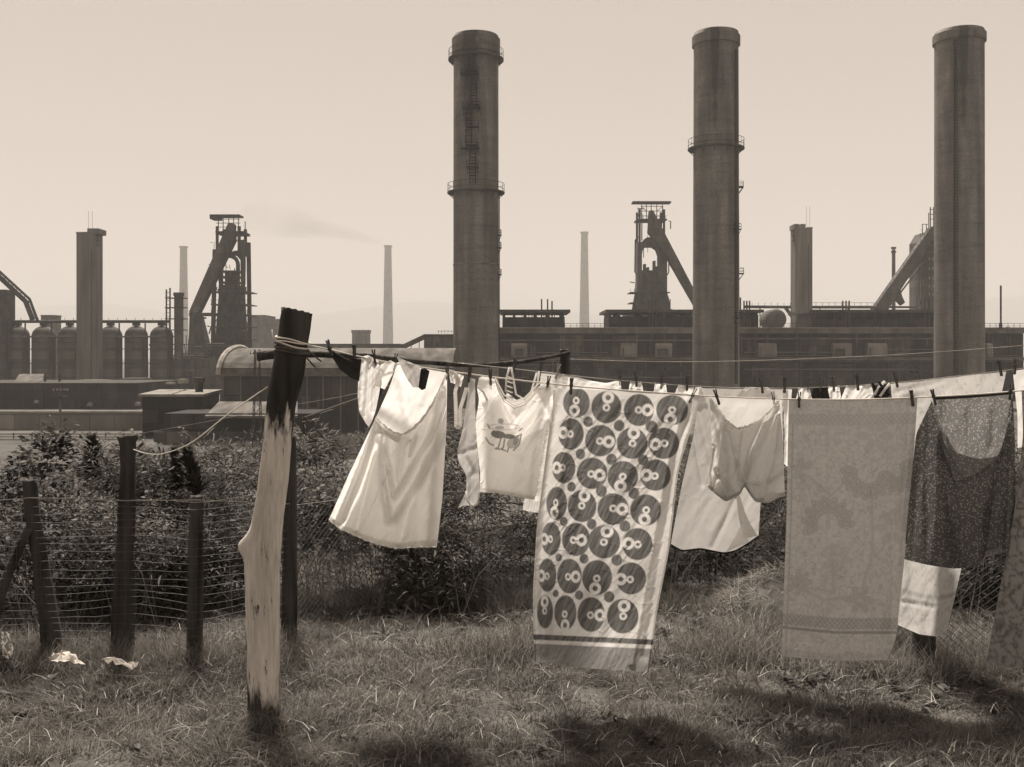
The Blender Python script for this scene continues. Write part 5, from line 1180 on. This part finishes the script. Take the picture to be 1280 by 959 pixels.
# sheet on the second line behind the skirt
DAM = cloth_mat('damask', .74, .42, attr=True, v_print=.5)
o = sheet('sheet', DAM, [(1113, 478), (1150, 476), (1200, 470), (1258, 464)], [(1122, 781), (1149, 793), (1172, 796), (1184, 788)], [(1113, 478), (1128, 640), (1122, 781)], [(1258, 464), (1225, 620), (1203, 705), (1184, 788)], line=L2, nu=80, nv=120, crease=.009, belly=-.03, seed=23, prt=lambda X, Y, U, V: np.clip(1-np.abs(fbm(X*.18, Y*.18, 2)-.5)*14, 0, 1)*.8+((V > .845) & (V < .86))*.7, ridges=[([(1128, 752), (1196, 764)], 2, .012), ([(1180, 475), (1165, 480), (1120, 490)], 2.5, .015), ([(1140, 500), (1140, 780)], 8, .02), ([(1185, 500), (1172, 790)], 8, -.02)])
tagc(o, 'pale sheet on the second line, its scrolled hem showing below the dotted skirt', 'sheet')

# dotted skirt
SK = cloth_mat('dotted_cotton', .42, .22, v_print=.14, dots=(95, .22, .46)); SKB = cloth_mat('dotted_cotton_lit_inside', .5, .4, v_print=.22, dots=(95, .22, .46))  # second one is a lighter copy: light on inside and facing put into colour
root = T_('skirt', 'dark skirt with tiny pale dots, its waist gaping open', 'skirt', 1215, L1)
kb = [(1130, 699), (1158, 706), (1190, 711), (1228, 709), (1231, 688), (1246, 686), (1262, 689)]
kr = [(1266, 491), (1269, 560), (1269, 645), (1262, 689)]
sheet('back_panel', SKB, [(1168, 497), (1215, 494), (1266, 491)], [(1135, 698), (1190, 706), (1260, 686)], [(1168, 497), (1150, 600), (1135, 698)], kr, line=L1, dD=.05, parent=root, nu=60, nv=60, crease=.008, belly=.04, seed=24, ridges=[([(1178, 500), (1182, 570)], 4, .025), ([(1212, 496), (1210, 570)], 4, .015), ([(1245, 494), (1240, 560)], 5, .015)])
ksw = [(1165, 501), (1171, 525), (1178, 550), (1187, 580), (1194, 603), (1212, 596), (1232, 584), (1248, 572), (1257, 545), (1260, 520), (1266, 493)]
sheet('front_panel', SK, ksw, kb,  [(1165, 501), (1145, 542), (1136, 632), (1130, 699)], kr, line=L1, dD=-.015, parent=root, nu=120, nv=110, crease=.01, belly=-.05, seed=25,
      ridges=[([(1168, 506), (1158, 570), (1162, 700)], 7, .035), ([(1176, 545), (1176, 610), (1190, 705)], 7, -.03), ([(1258, 530), (1244, 610), (1232, 690)], 5, .04), ([(1250, 570), (1236, 640), (1228, 705)], 4, -.04), ([(1267, 500), (1262, 600), (1258, 688)], 4, .025), ([(1150, 540), (1142, 690)], 5, .02), ([(1200, 600), (1206, 700)], 8, .02)])
sheet('turned_facing', SKB, [(1167, 502), (1178, 535), (1195, 566), (1222, 574), (1248, 570)], [(1168, 510), (1178, 560), (1194, 603), (1220, 592), (1249, 573)], [(1167, 502), (1168, 510)], [(1248, 570), (1249, 573)], D=5.165, parent=root, nu=60, nv=16, crease=.008, seed=26, ridges=[([(1175, 540), (1200, 590)], 3, .02)])
mb = MB(); mb.tube([W(1168, 498, 5.2), W(1190, 497, 5.21), W(1215, 495.5, 5.21), W(1245, 493, 5.21), W(1265, 491, 5.2)], .008, 6); mb.build('waistband', cloth_mat('dark_band', .06, .05), root, smooth=True)

# towel at the right edge
PT = cloth_mat('patterned_towel', .34, .2, attr=True, v_print=.14, weave=110)
o = sheet('patterned_towel', PT, [(1277, 488), (1320, 484), (1400, 476)], [(1233, 828), (1280, 836), (1350, 838)], [(1277, 488), (1279, 545), (1268, 640), (1250, 735), (1233, 828)], [(1400, 476), (1375, 700), (1350, 838)], line=L1, nu=80, nv=140, crease=.008, seed=27, prt=lambda X, Y, U, V: np.clip(1-np.abs(fbm(X*.12, Y*.12, 3)-.5)*9, 0, 1), ridges=[([(1282, 500), (1262, 700), (1248, 830)], 6, .03)])
tagc(o, 'darker patterned towel cut off by the edge of the photo', 'towel')
o = sheet('pillowcase', WHITE, [(1266, 464), (1300, 458)], [(1272, 560), (1310, 555)], [(1266, 464), (1272, 520), (1272, 560)], [(1300, 458), (1310, 555)], line=L2, nu=24, nv=40, seed=28)
tagc(o, 'white pillowcase on the second line behind the patterned towel', 'pillowcase')

# small white pieces on the second line, mostly hidden by the towels
def small(name, label, cat, x0, x1, drop, m=WHITE, dip=0, seed=0, pinch=.3):
    y0, y1 = on(L2, x0)[0], on(L2, x1)[0]; xm = (x0+x1)/2; ym = on(L2, xm)[0]; w = x1-x0
    o = sheet(name, m, [(x0, y0-1), (x0+w*.25, y0+dip*.8), (xm, ym+dip), (x1-w*.25, y1+dip*.8), (x1, y1-1)], [(x0-w*pinch, y0+drop), (xm, ym+drop+4), (x1+w*pinch, y1+drop)], [(x0, y0-1), (x0-w*pinch, y0+drop)], [(x1, y1-1), (x1+w*pinch, y1+drop)], line=L2, nu=40, nv=40, crease=.012, pleat=(2, .012), seed=seed)
    return tagc(o, label, cat)
small('vest', 'broad white vest top showing above the left half of the circle print towel', 'vest', 703, 776, 26, dip=4, seed=31, pinch=.02)
small('sock', 'small white sock pegged above the circle print towel, left one of two', 'sock', 788, 802, 22, seed=32)
small('sock', 'small white sock pegged above the circle print towel, right one of two', 'sock', 819, 832, 22, seed=33)
small('handkerchief', 'white handkerchief pegged behind the corner of the circle print towel', 'handkerchief', 848, 876, 22, dip=2, seed=34)
small('napkin', 'pale napkin rising to a peg just above the underpants', 'napkin', 932, 960, 22, dip=-1, seed=35, pinch=.8)
small('sock', 'white sock pegged above the left corner of the flowered towel', 'sock', 998, 1012, 22, seed=36)
small('sock', 'white sock pegged above the flowered towel beside the dark stockings', 'sock', 1036, 1049, 22, seed=37)
small('handkerchief', 'white handkerchief pegged above the middle of the flowered towel', 'handkerchief', 1058, 1088, 22, dip=1, seed=38)
small('stockings', 'dark stockings bunched on the second line above the flowered towel', 'stockings', 1017, 1034, 22, m=DARKC, seed=39)
root = T_('brassiere', 'tangle of dark straps with pale edges above the right part of the flowered towel', 'bra', 1102, L2); y_, d_ = on(L2, 1102)
for k, (m_, pts) in enumerate(((DARKC, [(1090, -1), (1096, 8), (1101, 16)]), (WHITE, [(1093, 14), (1099, 4), (1106, -3)]), (DARKC, [(1098, -3), (1105, 8), (1112, 14)]), (WHITE, [(1100, 16), (1107, 6), (1112, 0)]))):
    mb = MB(); mb.tube([W(x, y_+dy, d_-.02-.01*k) for x, dy in pts], .007, 6); mb.build('strap', m_, root, smooth=True)
sheet('cup', DARKC, [(1090, 483), (1112, 481)], [(1094, 505), (1110, 504)], [(1090, 483), (1094, 505)], [(1112, 481), (1110, 504)], line=L2, parent=root, nu=14, nv=14, ridges=[([(1101, 486), (1101, 500)], 7, .04)], seed=40)

# ---- pegs
def make_peg():
    root = thing('clothes_peg', 'x', 'clothes peg', (0, 0, 0), 'clothes pegs on the lines')
    for sd in (-1, 1):
        mb = MB(); pr = [(.003, -.042), (.0055, -.036), (.004, -.012), (.0065, 0), (.005, .012), (.0085, .036)]
        w = .0055
        ins = [(.0012, -.042), (.0012, -.012), (.001, .0), (.0016, .012), (.0042, .036)]
        poly = [(sd*a, z) for a, z in pr]+[(sd*a, z) for a, z in reversed(ins)]
        n = len(poly); mb.add([(a, -w, z) for a, z in poly]+[(a, w, z) for a, z in poly], [tuple(range(n)), tuple(range(2*n-1, n-1, -1))]+[(i, i+n, (i+1) % n+n, (i+1) % n) for i in range(n)])
        mb.build('prong', PEG, root)
    mb = MB(); mb.tube([(.007*math.cos(a), .001*a-.006, .002+.007*math.sin(a)) for a in np.linspace(0, 12, 30)], .0013, 4); mb.build('spring', RUSTW, root)
    return root
peg0 = make_peg(); first = [True]
def peg(px, L, label, tilt=0, dy=-2, big=1.0, yaw=0, pale=False, fwd=-.012):
    y, d = on(L, px); o = peg0 if first[0] else copy_tree(peg0); first[0] = False
    o.location = W(px, y+dy, d+fwd); o.rotation_euler = (R(random.uniform(-12, 12)), R(tilt), R(yaw+random.uniform(-35, 35))); o.scale = (big,)*3; o['label'] = label
    if pale:
        for c_ in [q for q in S.objects if q.parent == o and q.name.startswith('prong')]:
            c_.data = c_.data.copy(); c_.data.materials[0] = PEGP
P_ = 'clothes peg '
for a in ((412, L1, 'dark peg holding the briefs at the end nearest the leaning post', -25), (443, L1, 'peg between the dark briefs and the white vest', 0), (468, L1, 'peg holding the white vest beside the slip', -8), (494, L1, 'peg at the shoulder of the white slip', 8),
          (559, L1, 'peg at the outer corner of the white slip beside the strap', 0), (587, L1, 'peg holding the swimsuit', 0), (613, L1, 'peg on the left shoulder of the picture shirt', 0), (685, L1, 'peg on the right shoulder of the picture shirt', 8), (714, L1, 'peg at the left corner of the circle print towel', 3),
          (866, L1, 'slanting peg at the right corner of the circle print towel', 24), (896, L1, 'peg at the left corner of the underpants', -14), (967, L1, 'peg at the right corner of the underpants', -8), (999, L1, 'peg at the left corner of the flowered towel', 0), (1140, L1, 'peg at the right corner of the flowered towel', -6),
          (1167, L1, 'peg at the left end of the dotted skirt waist', -10), (1263, L1, 'peg at the right end of the dotted skirt waist', 4)):
    peg(a[0], a[1], a[2], a[3], dy=-3+3*(a[0] > 500), big=1.05)
for px, lb, t in ((643, 'peg on the second line above the camisole straps', 10), (676, 'leaning peg on the ribbed cloth, left of the pale peg', 10), (775, 'peg at the end of the broad white vest top on the second line', -3), (795, 'peg on the left white sock above the circle print towel', -3),
                  (827, 'peg on the right white sock above the circle print towel', 2), (859, 'peg on the handkerchief behind the circle print towel', 0), (952, 'peg on the napkin above the underpants', -6), (981, 'peg at the top of the thin white belt', 3), (1011, 'peg on the white sock above the left corner of the flowered towel', 6),
                  (1042, 'peg on the white sock beside the dark stockings', -2), (1072, 'peg on the handkerchief above the flowered towel', -3), (1120, 'peg at the left corner of the pale sheet', -8), (1250, 'peg at the right corner of the pale sheet', -4), (1269, 'peg on the white pillowcase', 2), (1026, 'peg on the bunched dark stockings', 4)):
    peg(px, L2, lb, t, dy=-4, big=1.1)
peg(697, L2, 'pale wooden peg on the ribbed cloth behind the picture shirt', 14, dy=-4, big=1.1, pale=True)

# ================================================================== VEGETATION
def blades(name, P, H, Wd, lean, az, tone, m, curl=.5, segs=2, origin=(0, 0, 0), parent=None):
    """tapered grass blades: P (n,3), heights, widths, lean amounts, azimuths, tones"""
    n = len(P); ring = []
    dx, dy = np.cos(az), np.sin(az); face = az+math.pi/2+rng.uniform(-.9, .9, n); wx, wy = np.cos(face), np.sin(face)
    for k in range(segs+1):
        t = k/segs; o = lean*H*(t**1.7); z = H*(t-curl*lean*t*t*.6)
        c = np.stack([P[:, 0]+dx*o, P[:, 1]+dy*o, P[:, 2]+z], -1); w = Wd*(1-t*.55)*.5
        if k < segs:
            ring.append(c+np.stack([wx*w, wy*w, 0*w], -1)); ring.append(c-np.stack([wx*w, wy*w, 0*w], -1))
        else: ring.append(c)
    m_ = len(ring); V = np.stack(ring, 1).reshape(-1, 3); b = np.arange(n)[:, None]*m_
    tri = []
    for k in range(segs-1):
        a = 2*k; tri += [(a, a+1, a+3), (a, a+3, a+2)]
    a = 2*(segs-1); tri.append((a, a+1, a+2))
    idx = np.concatenate([b+np.array([t_]) for t_ in tri], 0)
    at = np.repeat(tone, m_)
    return np_mesh(name, V, 3, idx, m, {'tone': at}, False, origin, parent)
GRASS = blade_mat('grass_blades', .10, .36, .45)
def lawn(n, x0, x1, y0, y1, hscale=1.0):
    x = rng.uniform(x0, x1, n); y = rng.uniform(y0, y1, n)
    cl = fbm(x*1.6+4, y*1.6); cl2 = fbm(x*4.5+1, y*4.5+8, 2); keep = rng.random(n) < np.clip((cl*.8+cl2*.9-.42)*2.2, .12, 1)
    x, y, cl, cl2 = x[keep], y[keep], cl[keep], cl2[keep]; k = len(x)
    H = (.014+.055*cl2*cl*2.2)*hscale*rng.lognormal(0, .35, k); az = rng.uniform(0, 2*math.pi, k)*.6+fbm(x*.9, y*.9)*9
    tone = np.clip(rng.beta(1.2, 3.0, k)*.8+(fbm(x*1.7+20, y*1.7)-.5)*.9, 0, 1)
    return np.stack([x, y, gz(x, y)-.005], -1), H, rng.uniform(.003, .0075, k), rng.uniform(.3, 1.5, k), az, tone
parts = [lawn(150000, -2.9, 3.1, 3.9, 6.0), lawn(60000, -4.4, 4.6, 5.9, 7.7), lawn(30000, -6, 6, 2.2, 4.0), lawn(25000, -6, -2.8, 3.5, 7), lawn(25000, 3, 6, 3.5, 7)]
# ragged long grass along the fences, posts and the towel feet
def tufts(centres, n, spread, h):
    out = []
    for (px, D_, sc, k) in centres:
        x = (px-640)/F*D_+rng.normal(0, spread*sc, n*k); y = D_+rng.normal(0, spread*.6*sc, n*k)
        out.append((np.stack([x, y, gz(x, y)-.01], -1), h*sc*rng.uniform(.35, 1.1, n*k), rng.uniform(.003, .006, n*k), rng.uniform(.3, 1.1, n*k), rng.uniform(0, 6.28, n*k), np.clip(rng.beta(1.3, 2.6, n*k), 0, 1)))
    return out
cent = [(rng.uniform(-40, 370), rng.uniform(5.7, 6.15), rng.uniform(.6, 1.1), 1) for _ in range(60)]+[(rng.uniform(380, 900), rng.uniform(6.9, 7.4), rng.uniform(.7, 1.2), 1) for _ in range(45)]+[(rng.uniform(860, 1320), rng.uniform(5.5, 6.4), rng.uniform(.7, 1.25), 1) for _ in range(60)]
cent += [(rng.uniform(540, 680), rng.uniform(5.75, 6.1), rng.uniform(.8, 1.1), 1) for _ in range(10)]+[(330+rng.normal(0, 25), 4.9+rng.normal(0, .06), .55, 1) for _ in range(8)]+[(rng.uniform(-40, 1320), rng.uniform(4.3, 5.6), rng.uniform(.35, .65), 1) for _ in range(70)]
parts += tufts(cent, 120, .16, .24)
P = [np.concatenate([p[i] for p in parts]) for i in range(6)]
tag(blades('grass', *P, GRASS), kind='stuff')
# flattened pale straws lying over the turf
n = 2200; x = rng.uniform(-3.2, 3.4, n); y = rng.uniform(4.1, 7.0, n); L_ = rng.uniform(.06, .26, n)
tag(blades('straw_litter', np.stack([x, y, gz(x, y)+rng.uniform(.01, .06, n)], -1), L_*.35, rng.uniform(.0022, .004, n), rng.uniform(1.6, 3.2, n), rng.uniform(0, 6.28, n), rng.uniform(.55, 1, n), blade_mat('straw', .1, .5, .25)), kind='stuff')

# bramble bank: leaves through a volume, stems, shoots
def leaves(name, P, L_, az, pitch, roll, tone, m, aspect=.55, origin=(0, 0, 0), parent=None):
    n = len(P); f = np.stack([np.cos(az)*np.cos(pitch), np.sin(az)*np.cos(pitch), np.sin(pitch)], -1)
    sd = np.stack([-np.sin(az), np.cos(az), 0*az], -1); up = np.cross(f, sd); s_ = sd*np.cos(roll)[:, None]+up*np.sin(roll)[:, None]; nn = np.cross(f, s_)
    Lc = L_[:, None]; w = Lc*aspect/2
    v = [P, P+f*Lc*.3+s_*w*.8+nn*Lc*.06, P+f*Lc*.62+s_*w*.9+nn*Lc*.03, P+f*Lc-nn*Lc*.08, P+f*Lc*.62-s_*w*.9+nn*Lc*.03, P+f*Lc*.3-s_*w*.8+nn*Lc*.06]
    mid = P+f*Lc*.45
    V = np.stack(v+[mid], 1).reshape(-1, 3); b = np.arange(n)[:, None]*7
    idx = np.concatenate([b+np.array([t]) for t in ((6, 0, 1), (6, 1, 2), (6, 2, 3), (6, 3, 4), (6, 4, 5), (6, 5, 0))], 0)
    return np_mesh(name, V, 3, idx, m, {'tone': np.repeat(tone, 7)}, False, origin, parent)
LEAF = blade_mat('bramble_leaf', .035, .21, .42, .6)
def front(x):                                                      # where the bank starts: it bulges out behind the left fence
    return 7.15+.25*np.sin(x*1.9)+.12*np.sin(x*5.1)-.75*np.clip((-1.75-x)/.5, 0, 1)
C = 1000; cx = rng.uniform(-6.4, 7.0, C); cd = rng.random(C)**1.5*4.0; cy_ = front(cx)+.1+cd
ctop = (EYE-(112./F)*cy_)*np.clip(cd/.5, .45, 1)+(fbm(cx*1.5+2, cy_*1.1)-.5)*.8-.04-.13*np.clip((-2.2-cx)/.6, 0, 1)
cz = gz(cx, cy_)+np.maximum(ctop, .2)*rng.random(C)**.6; cr = rng.uniform(.09, .30, C)*(1.1-.3*cz)
spc = (fbm(cx*.9+31, cy_*.9+cz)*6+rng.uniform(-.8, .8, C)).astype(int) % 4; ctone = np.clip(.30+(fbm(cx*1.1+60, cz*1.5+cy_)-.5)*1.3+rng.normal(0, .2, C), 0, .95)
PL = [[] for _ in range(7)]
for k in range(C):
    n = int(70+3600*cr[k]**2*(1.0, 2.0, .8, 1.3)[spc[k]]); d3 = rng.normal(0, 1, (n, 3)); d3 /= np.linalg.norm(d3, axis=1)[:, None]; d3[:, 2] = d3[:, 2]*.8+.15
    rad = cr[k]*rng.uniform(.45, 1.12, n)*(1+.5*(vnoise(d3[:, 0]*3+k, d3[:, 2]*3)-.5)); p = np.stack([cx[k], cy_[k], cz[k]])+d3*rad[:, None]
    lo, hi, asp = ((.032, .07, .66), (.014, .032, .55), (.05, .12, .16), (.022, .052, .42))[spc[k]]
    for lst, v_ in zip(PL, (p, rng.uniform(lo, hi, n), np.arctan2(d3[:, 1], d3[:, 0])+rng.normal(0, .7, n), d3[:, 2]*.5+rng.normal(0, .35, n), rng.normal(0, .5, n), np.clip(ctone[k]+rng.normal(0, .16, n), 0, 1), np.full(n, asp))): lst.append(v_)
stems = MB()
for i in range(150):                                               # arching shoots with leaves, over and out of the tangle
    x0 = random.uniform(-5.8, 6.2); y0 = float(front(np.array(x0)))+random.uniform(-.05, 1.8); z0 = float(gz(x0, y0)); hh = random.uniform(.7, 1.22); dx = random.uniform(-.6, .6); dy = random.uniform(-.4, .2)
    pts = [(x0+dx*t, y0+dy*t, z0+hh*math.sin(min(1, t*1.2)*math.pi*.6)-.12*t**3) for t in np.linspace(0, 1, 9)]; stems.tube(pts, [.0038, .0036, .0033, .003, .0028, .0025, .002, .0016, .001], 4, caps=False)
    q = np.array(pts)[3:]; m_ = random.randint(14, 34); tt = rng.random(m_)*(len(q)-1.01); ii = tt.astype(int); ff = (tt-ii)[:, None]; P_l = q[ii]*(1-ff)+q[ii+1]*ff
    for lst, v_ in zip(PL, (P_l, rng.uniform(.02, .055, m_), rng.uniform(0, 6.28, m_), rng.uniform(-.3, .6, m_), rng.normal(0, .4, m_), np.clip(rng.normal(.5, .2, m_), 0, 1), np.full(m_, .5))): lst.append(v_)
for i in range(620):
    x0 = random.uniform(-6, 6.5); y0 = float(front(np.array(x0)))+random.uniform(-.25, .8); z0 = float(gz(x0, y0)); hh = random.uniform(.25, .9); dx = random.uniform(-.3, .3)
    stems.tube([(x0, y0, z0), (x0+dx*.4, y0, z0+hh*.6), (x0+dx, y0-.05, z0+hh)], [.004, .003, .0015], 4, caps=False)
P7 = [np.concatenate(q) for q in PL]
tag(leaves('undergrowth', P7[0], P7[1], P7[2], P7[3], P7[4], P7[5], LEAF, aspect=P7[6][:, None]), kind='stuff')
tag(stems.build('bramble_undergrowth', mat('bramble_stem', .08, .28, 3)), kind='stuff')
n = 900; wx = rng.uniform(-3.4, 3.6, n); wy = rng.uniform(4.1, 7.0, n); ok_ = fbm(wx*1.3+9, wy*1.3) > .5; wx, wy = wx[ok_], wy[ok_]; k = 9
WX = np.repeat(wx, k)+rng.normal(0, .012, len(wx)*k); WY = np.repeat(wy, k)+rng.normal(0, .012, len(wx)*k)
tag(leaves('ground_weeds', np.stack([WX, WY, gz(WX, WY)+rng.uniform(.005, .035, len(WX))], -1), rng.uniform(.025, .075, len(WX)), rng.uniform(0, 6.28, len(WX)), rng.uniform(.0, .7, len(WX)), rng.normal(0, .3, len(WX)), np.clip(rng.normal(.3, .18, len(WX)), 0, 1), LEAF, .4), kind='stuff')
# mid-slope scrub and grass further down, seen over the bank
n = 26000; x = rng.uniform(-30, 22, n); yy = rng.uniform(96, 122, n); hh = rng.uniform(.3, 1.0, n)*(.5+fbm(x*.3, yy*.3))
tag(blades('slope_grass', np.stack([x, yy, gz(x, yy)-.05], -1), hh, rng.uniform(.05, .12, n), rng.uniform(.2, .8, n), rng.uniform(0, 6.28, n), np.clip(rng.beta(2, 2, n)+(fbm(x*.15, yy*.15)-.5), 0, 1), blade_mat('slope_grass_blades', .06, .2, .3)), kind='stuff')

# dark spiky shoots standing over the bank
def spike(px, py0, py1, D_, lean_px, label, r=.05, seed=0):
    r_ = np.random.default_rng(seed); b = W(px, py1, D_); t = W(px+lean_px, py0, D_); b0 = Vector((b.x, b.y, float(gz(b.x, b.y))))
    root = thing('weed_spike', label, 'weed', b0, 'dark weed spikes over the bramble bank')
    mb = MB(); mb.tube([b0, b, t], [.008, .006, .002], 5); mb.build('stem', mat('bramble_stem', .08, .28, 3), root)
    n = 620; q = r_.random(n); P = np.array(b)[None, :]*(1-q[:, None])+np.array(t)[None, :]*q[:, None]; az = r_.uniform(0, 6.28, n)
    leaves('foliage', P, r_.uniform(.25, 1.3, n)*r*(1.0-.35*q)*(.6+.8*vnoise(q*6+seed, az)), az, r_.uniform(.5, 1.35, n), r_.uniform(-.5, .5, n), r_.random(n)*.55, LEAF, .26, parent=root)
spike(113, 552, 606, 7.7, 3, 'upright dark weed spike between the first stake and the tallest stake', .14, 1)
spike(222, 566, 618, 7.6, -4, 'dark weed spike leaning left just right of the tallest stake, smaller of a pair', .10, 2)
spike(246, 562, 622, 7.5, -14, 'dark weed spike leaning left above the short stake, larger of a pair', .12, 3)
# straw heap by the fence under the pale cloth
root = thing('straw_heap', 'heap of cut pale straw lying by the chain link fence', 'heap', W(975, 748, 7.0))
n = 3800; a = rng.uniform(0, 6.28, n); rr = np.sqrt(rng.random(n)); cx, cy = (985-640)/F*6.95, 6.95
x = cx+rr*np.cos(a)*.55; y = cy+rr*np.sin(a)*.35; z = gz(x, y)+.34*(1-rr**1.6)*rng.uniform(.6, 1.05, n)
blades('straw', np.stack([x, y, z], -1), rng.uniform(.05, .12, n), rng.uniform(.003, .005, n), rng.uniform(1.2, 3, n), rng.uniform(0, 6.28, n), rng.uniform(.2, 1, n), MATS['straw'], parent=root)
mb = MB(); mb.lathe((cx, cy), [(.52, float(gz(cx, cy))-.02), (.45, float(gz(cx, cy))+.1), (.3, float(gz(cx, cy))+.22), (.1, float(gz(cx, cy))+.3), (0, float(gz(cx, cy))+.31)], 20); mb.build('core', mat('packed_straw', .05, .12, 12), root, smooth=True)
# litter
def paper(pts, D_, label, name):
    q = [W(p[0], p[1], D_+p[2]) for p in pts]; n = 7; V = []; r_ = random.Random(name+label)
    for a in range(n+1):
        for b in range(n+1):
            u, v = a/n, b/n; p = q[0]*(1-u)*(1-v)+q[1]*u*(1-v)+q[2]*u*v+q[3]*(1-u)*v; V.append(p+Vector((r_.gauss(0, .004), r_.gauss(0, .006), r_.gauss(0, .006)+.02*abs(math.sin(3*u+2*v)))))
    mb = MB(); mb.add(V, [(a*(n+1)+b, a*(n+1)+b+1, (a+1)*(n+1)+b+1, (a+1)*(n+1)+b) for a in range(n) for b in range(n)]); o = mb.build(name, PAPER, origin=tuple(q[0])); tag(o, label, 'litter'); sol = o.modifiers.new('s', 'SOLIDIFY'); sol.thickness = .003
paper([(82, 814, .05), (106, 831, 0), (80, 831, -.1), (60, 825, .02)], 5.5, 'torn white paper with a peaked fold at the foot of the first stake', 'paper_scrap')
paper([(124, 824, .05), (158, 829, .04), (172, 834, -.03), (164, 840, -.08)], 5.5, 'long white paper strip lying in the grass right of the peaked scrap', 'paper_scrap')
paper([(2, 792, .1), (14, 796, .08), (18, 822, -.02), (4, 826, -.04)], 5.75, 'crumpled pale plastic behind the brace at the left edge', 'plastic_scrap')
S.objects['plastic_scrap'].data.materials[0] = PALE

# ================================================================== LIGHT, SKY, CAMERA
SUN_EL, SUN_AZ = 60., -16.          # azimuth measured from +Y (straight ahead), negative to the left
w = bpy.data.worlds.new('World'); S.world = w; w.use_nodes = True; n = w.node_tree.nodes; l = w.node_tree.links; bg = n['Background']
sky = n.new('ShaderNodeTexSky'); sky.sky_type = 'NISHITA'; sky.sun_disc = False; sky.sun_elevation = R(SUN_EL); sky.sun_rotation = R(SUN_AZ); sky.dust_density = 1.; sky.air_density = 1.; sky.ozone_density = 1
bw = n.new('ShaderNodeRGBToBW'); l.new(sky.outputs[0], bw.inputs[0])
tint = n.new('ShaderNodeMix'); tint.data_type = 'RGBA'; tint.blend_type = 'MULTIPLY'; tint.inputs['Factor'].default_value = 1; tint.inputs['B'].default_value = (1.17, .99, .86, 1)
pw = n.new('ShaderNodeMath'); pw.operation = 'POWER'; pw.inputs[1].default_value = .35; l.new(bw.outputs[0], pw.inputs[0]); pk = n.new('ShaderNodeMath'); pk.operation = 'MULTIPLY'; pk.inputs[1].default_value = 2.72; l.new(pw.outputs[0], pk.inputs[0]); l.new(pk.outputs[0], tint.inputs['A']); l.new(tint.outputs['Result'], bg.inputs['Color']); bg.inputs['Strength'].default_value = .05
sl = bpy.data.lights.new('sun', 'SUN'); sl.energy = 4.5; sl.angle = R(8); sl.color = (1, .91, .82); so = bpy.data.objects.new('sun', sl); COL.objects.link(so)
d = Vector((math.sin(R(SUN_AZ))*math.cos(R(SUN_EL)), math.cos(R(SUN_AZ))*math.cos(R(SUN_EL)), math.sin(R(SUN_EL)))); so.rotation_euler = d.to_track_quat('Z', 'Y').to_euler(); so.location = d*60
cam = bpy.data.cameras.new('camera'); cam.lens = 36; cam.sensor_width = 36; cam.sensor_fit = 'HORIZONTAL'; cam.shift_y = -34.5/1280; cam.clip_end = 20000; cam.clip_start = .05
co_ = bpy.data.objects.new('camera', cam); COL.objects.link(co_); co_.location = (0, 0, EYE); co_.rotation_euler = (R(90), 0, 0); S.camera = co_
vs = S.view_settings; vs.view_transform = 'Standard'; vs.look = 'None'; vs.exposure = 1.08; vs.gamma = 1; vs.use_curve_mapping = False
cy = S.cycles; cy.use_denoising = True; cy.max_bounces = 6; cy.diffuse_bounces = 3; cy.glossy_bounces = 2; cy.transmission_bounces = 4; cy.volume_bounces = 0; cy.transparent_max_bounces = 16; cy.sample_clamp_indirect = 6
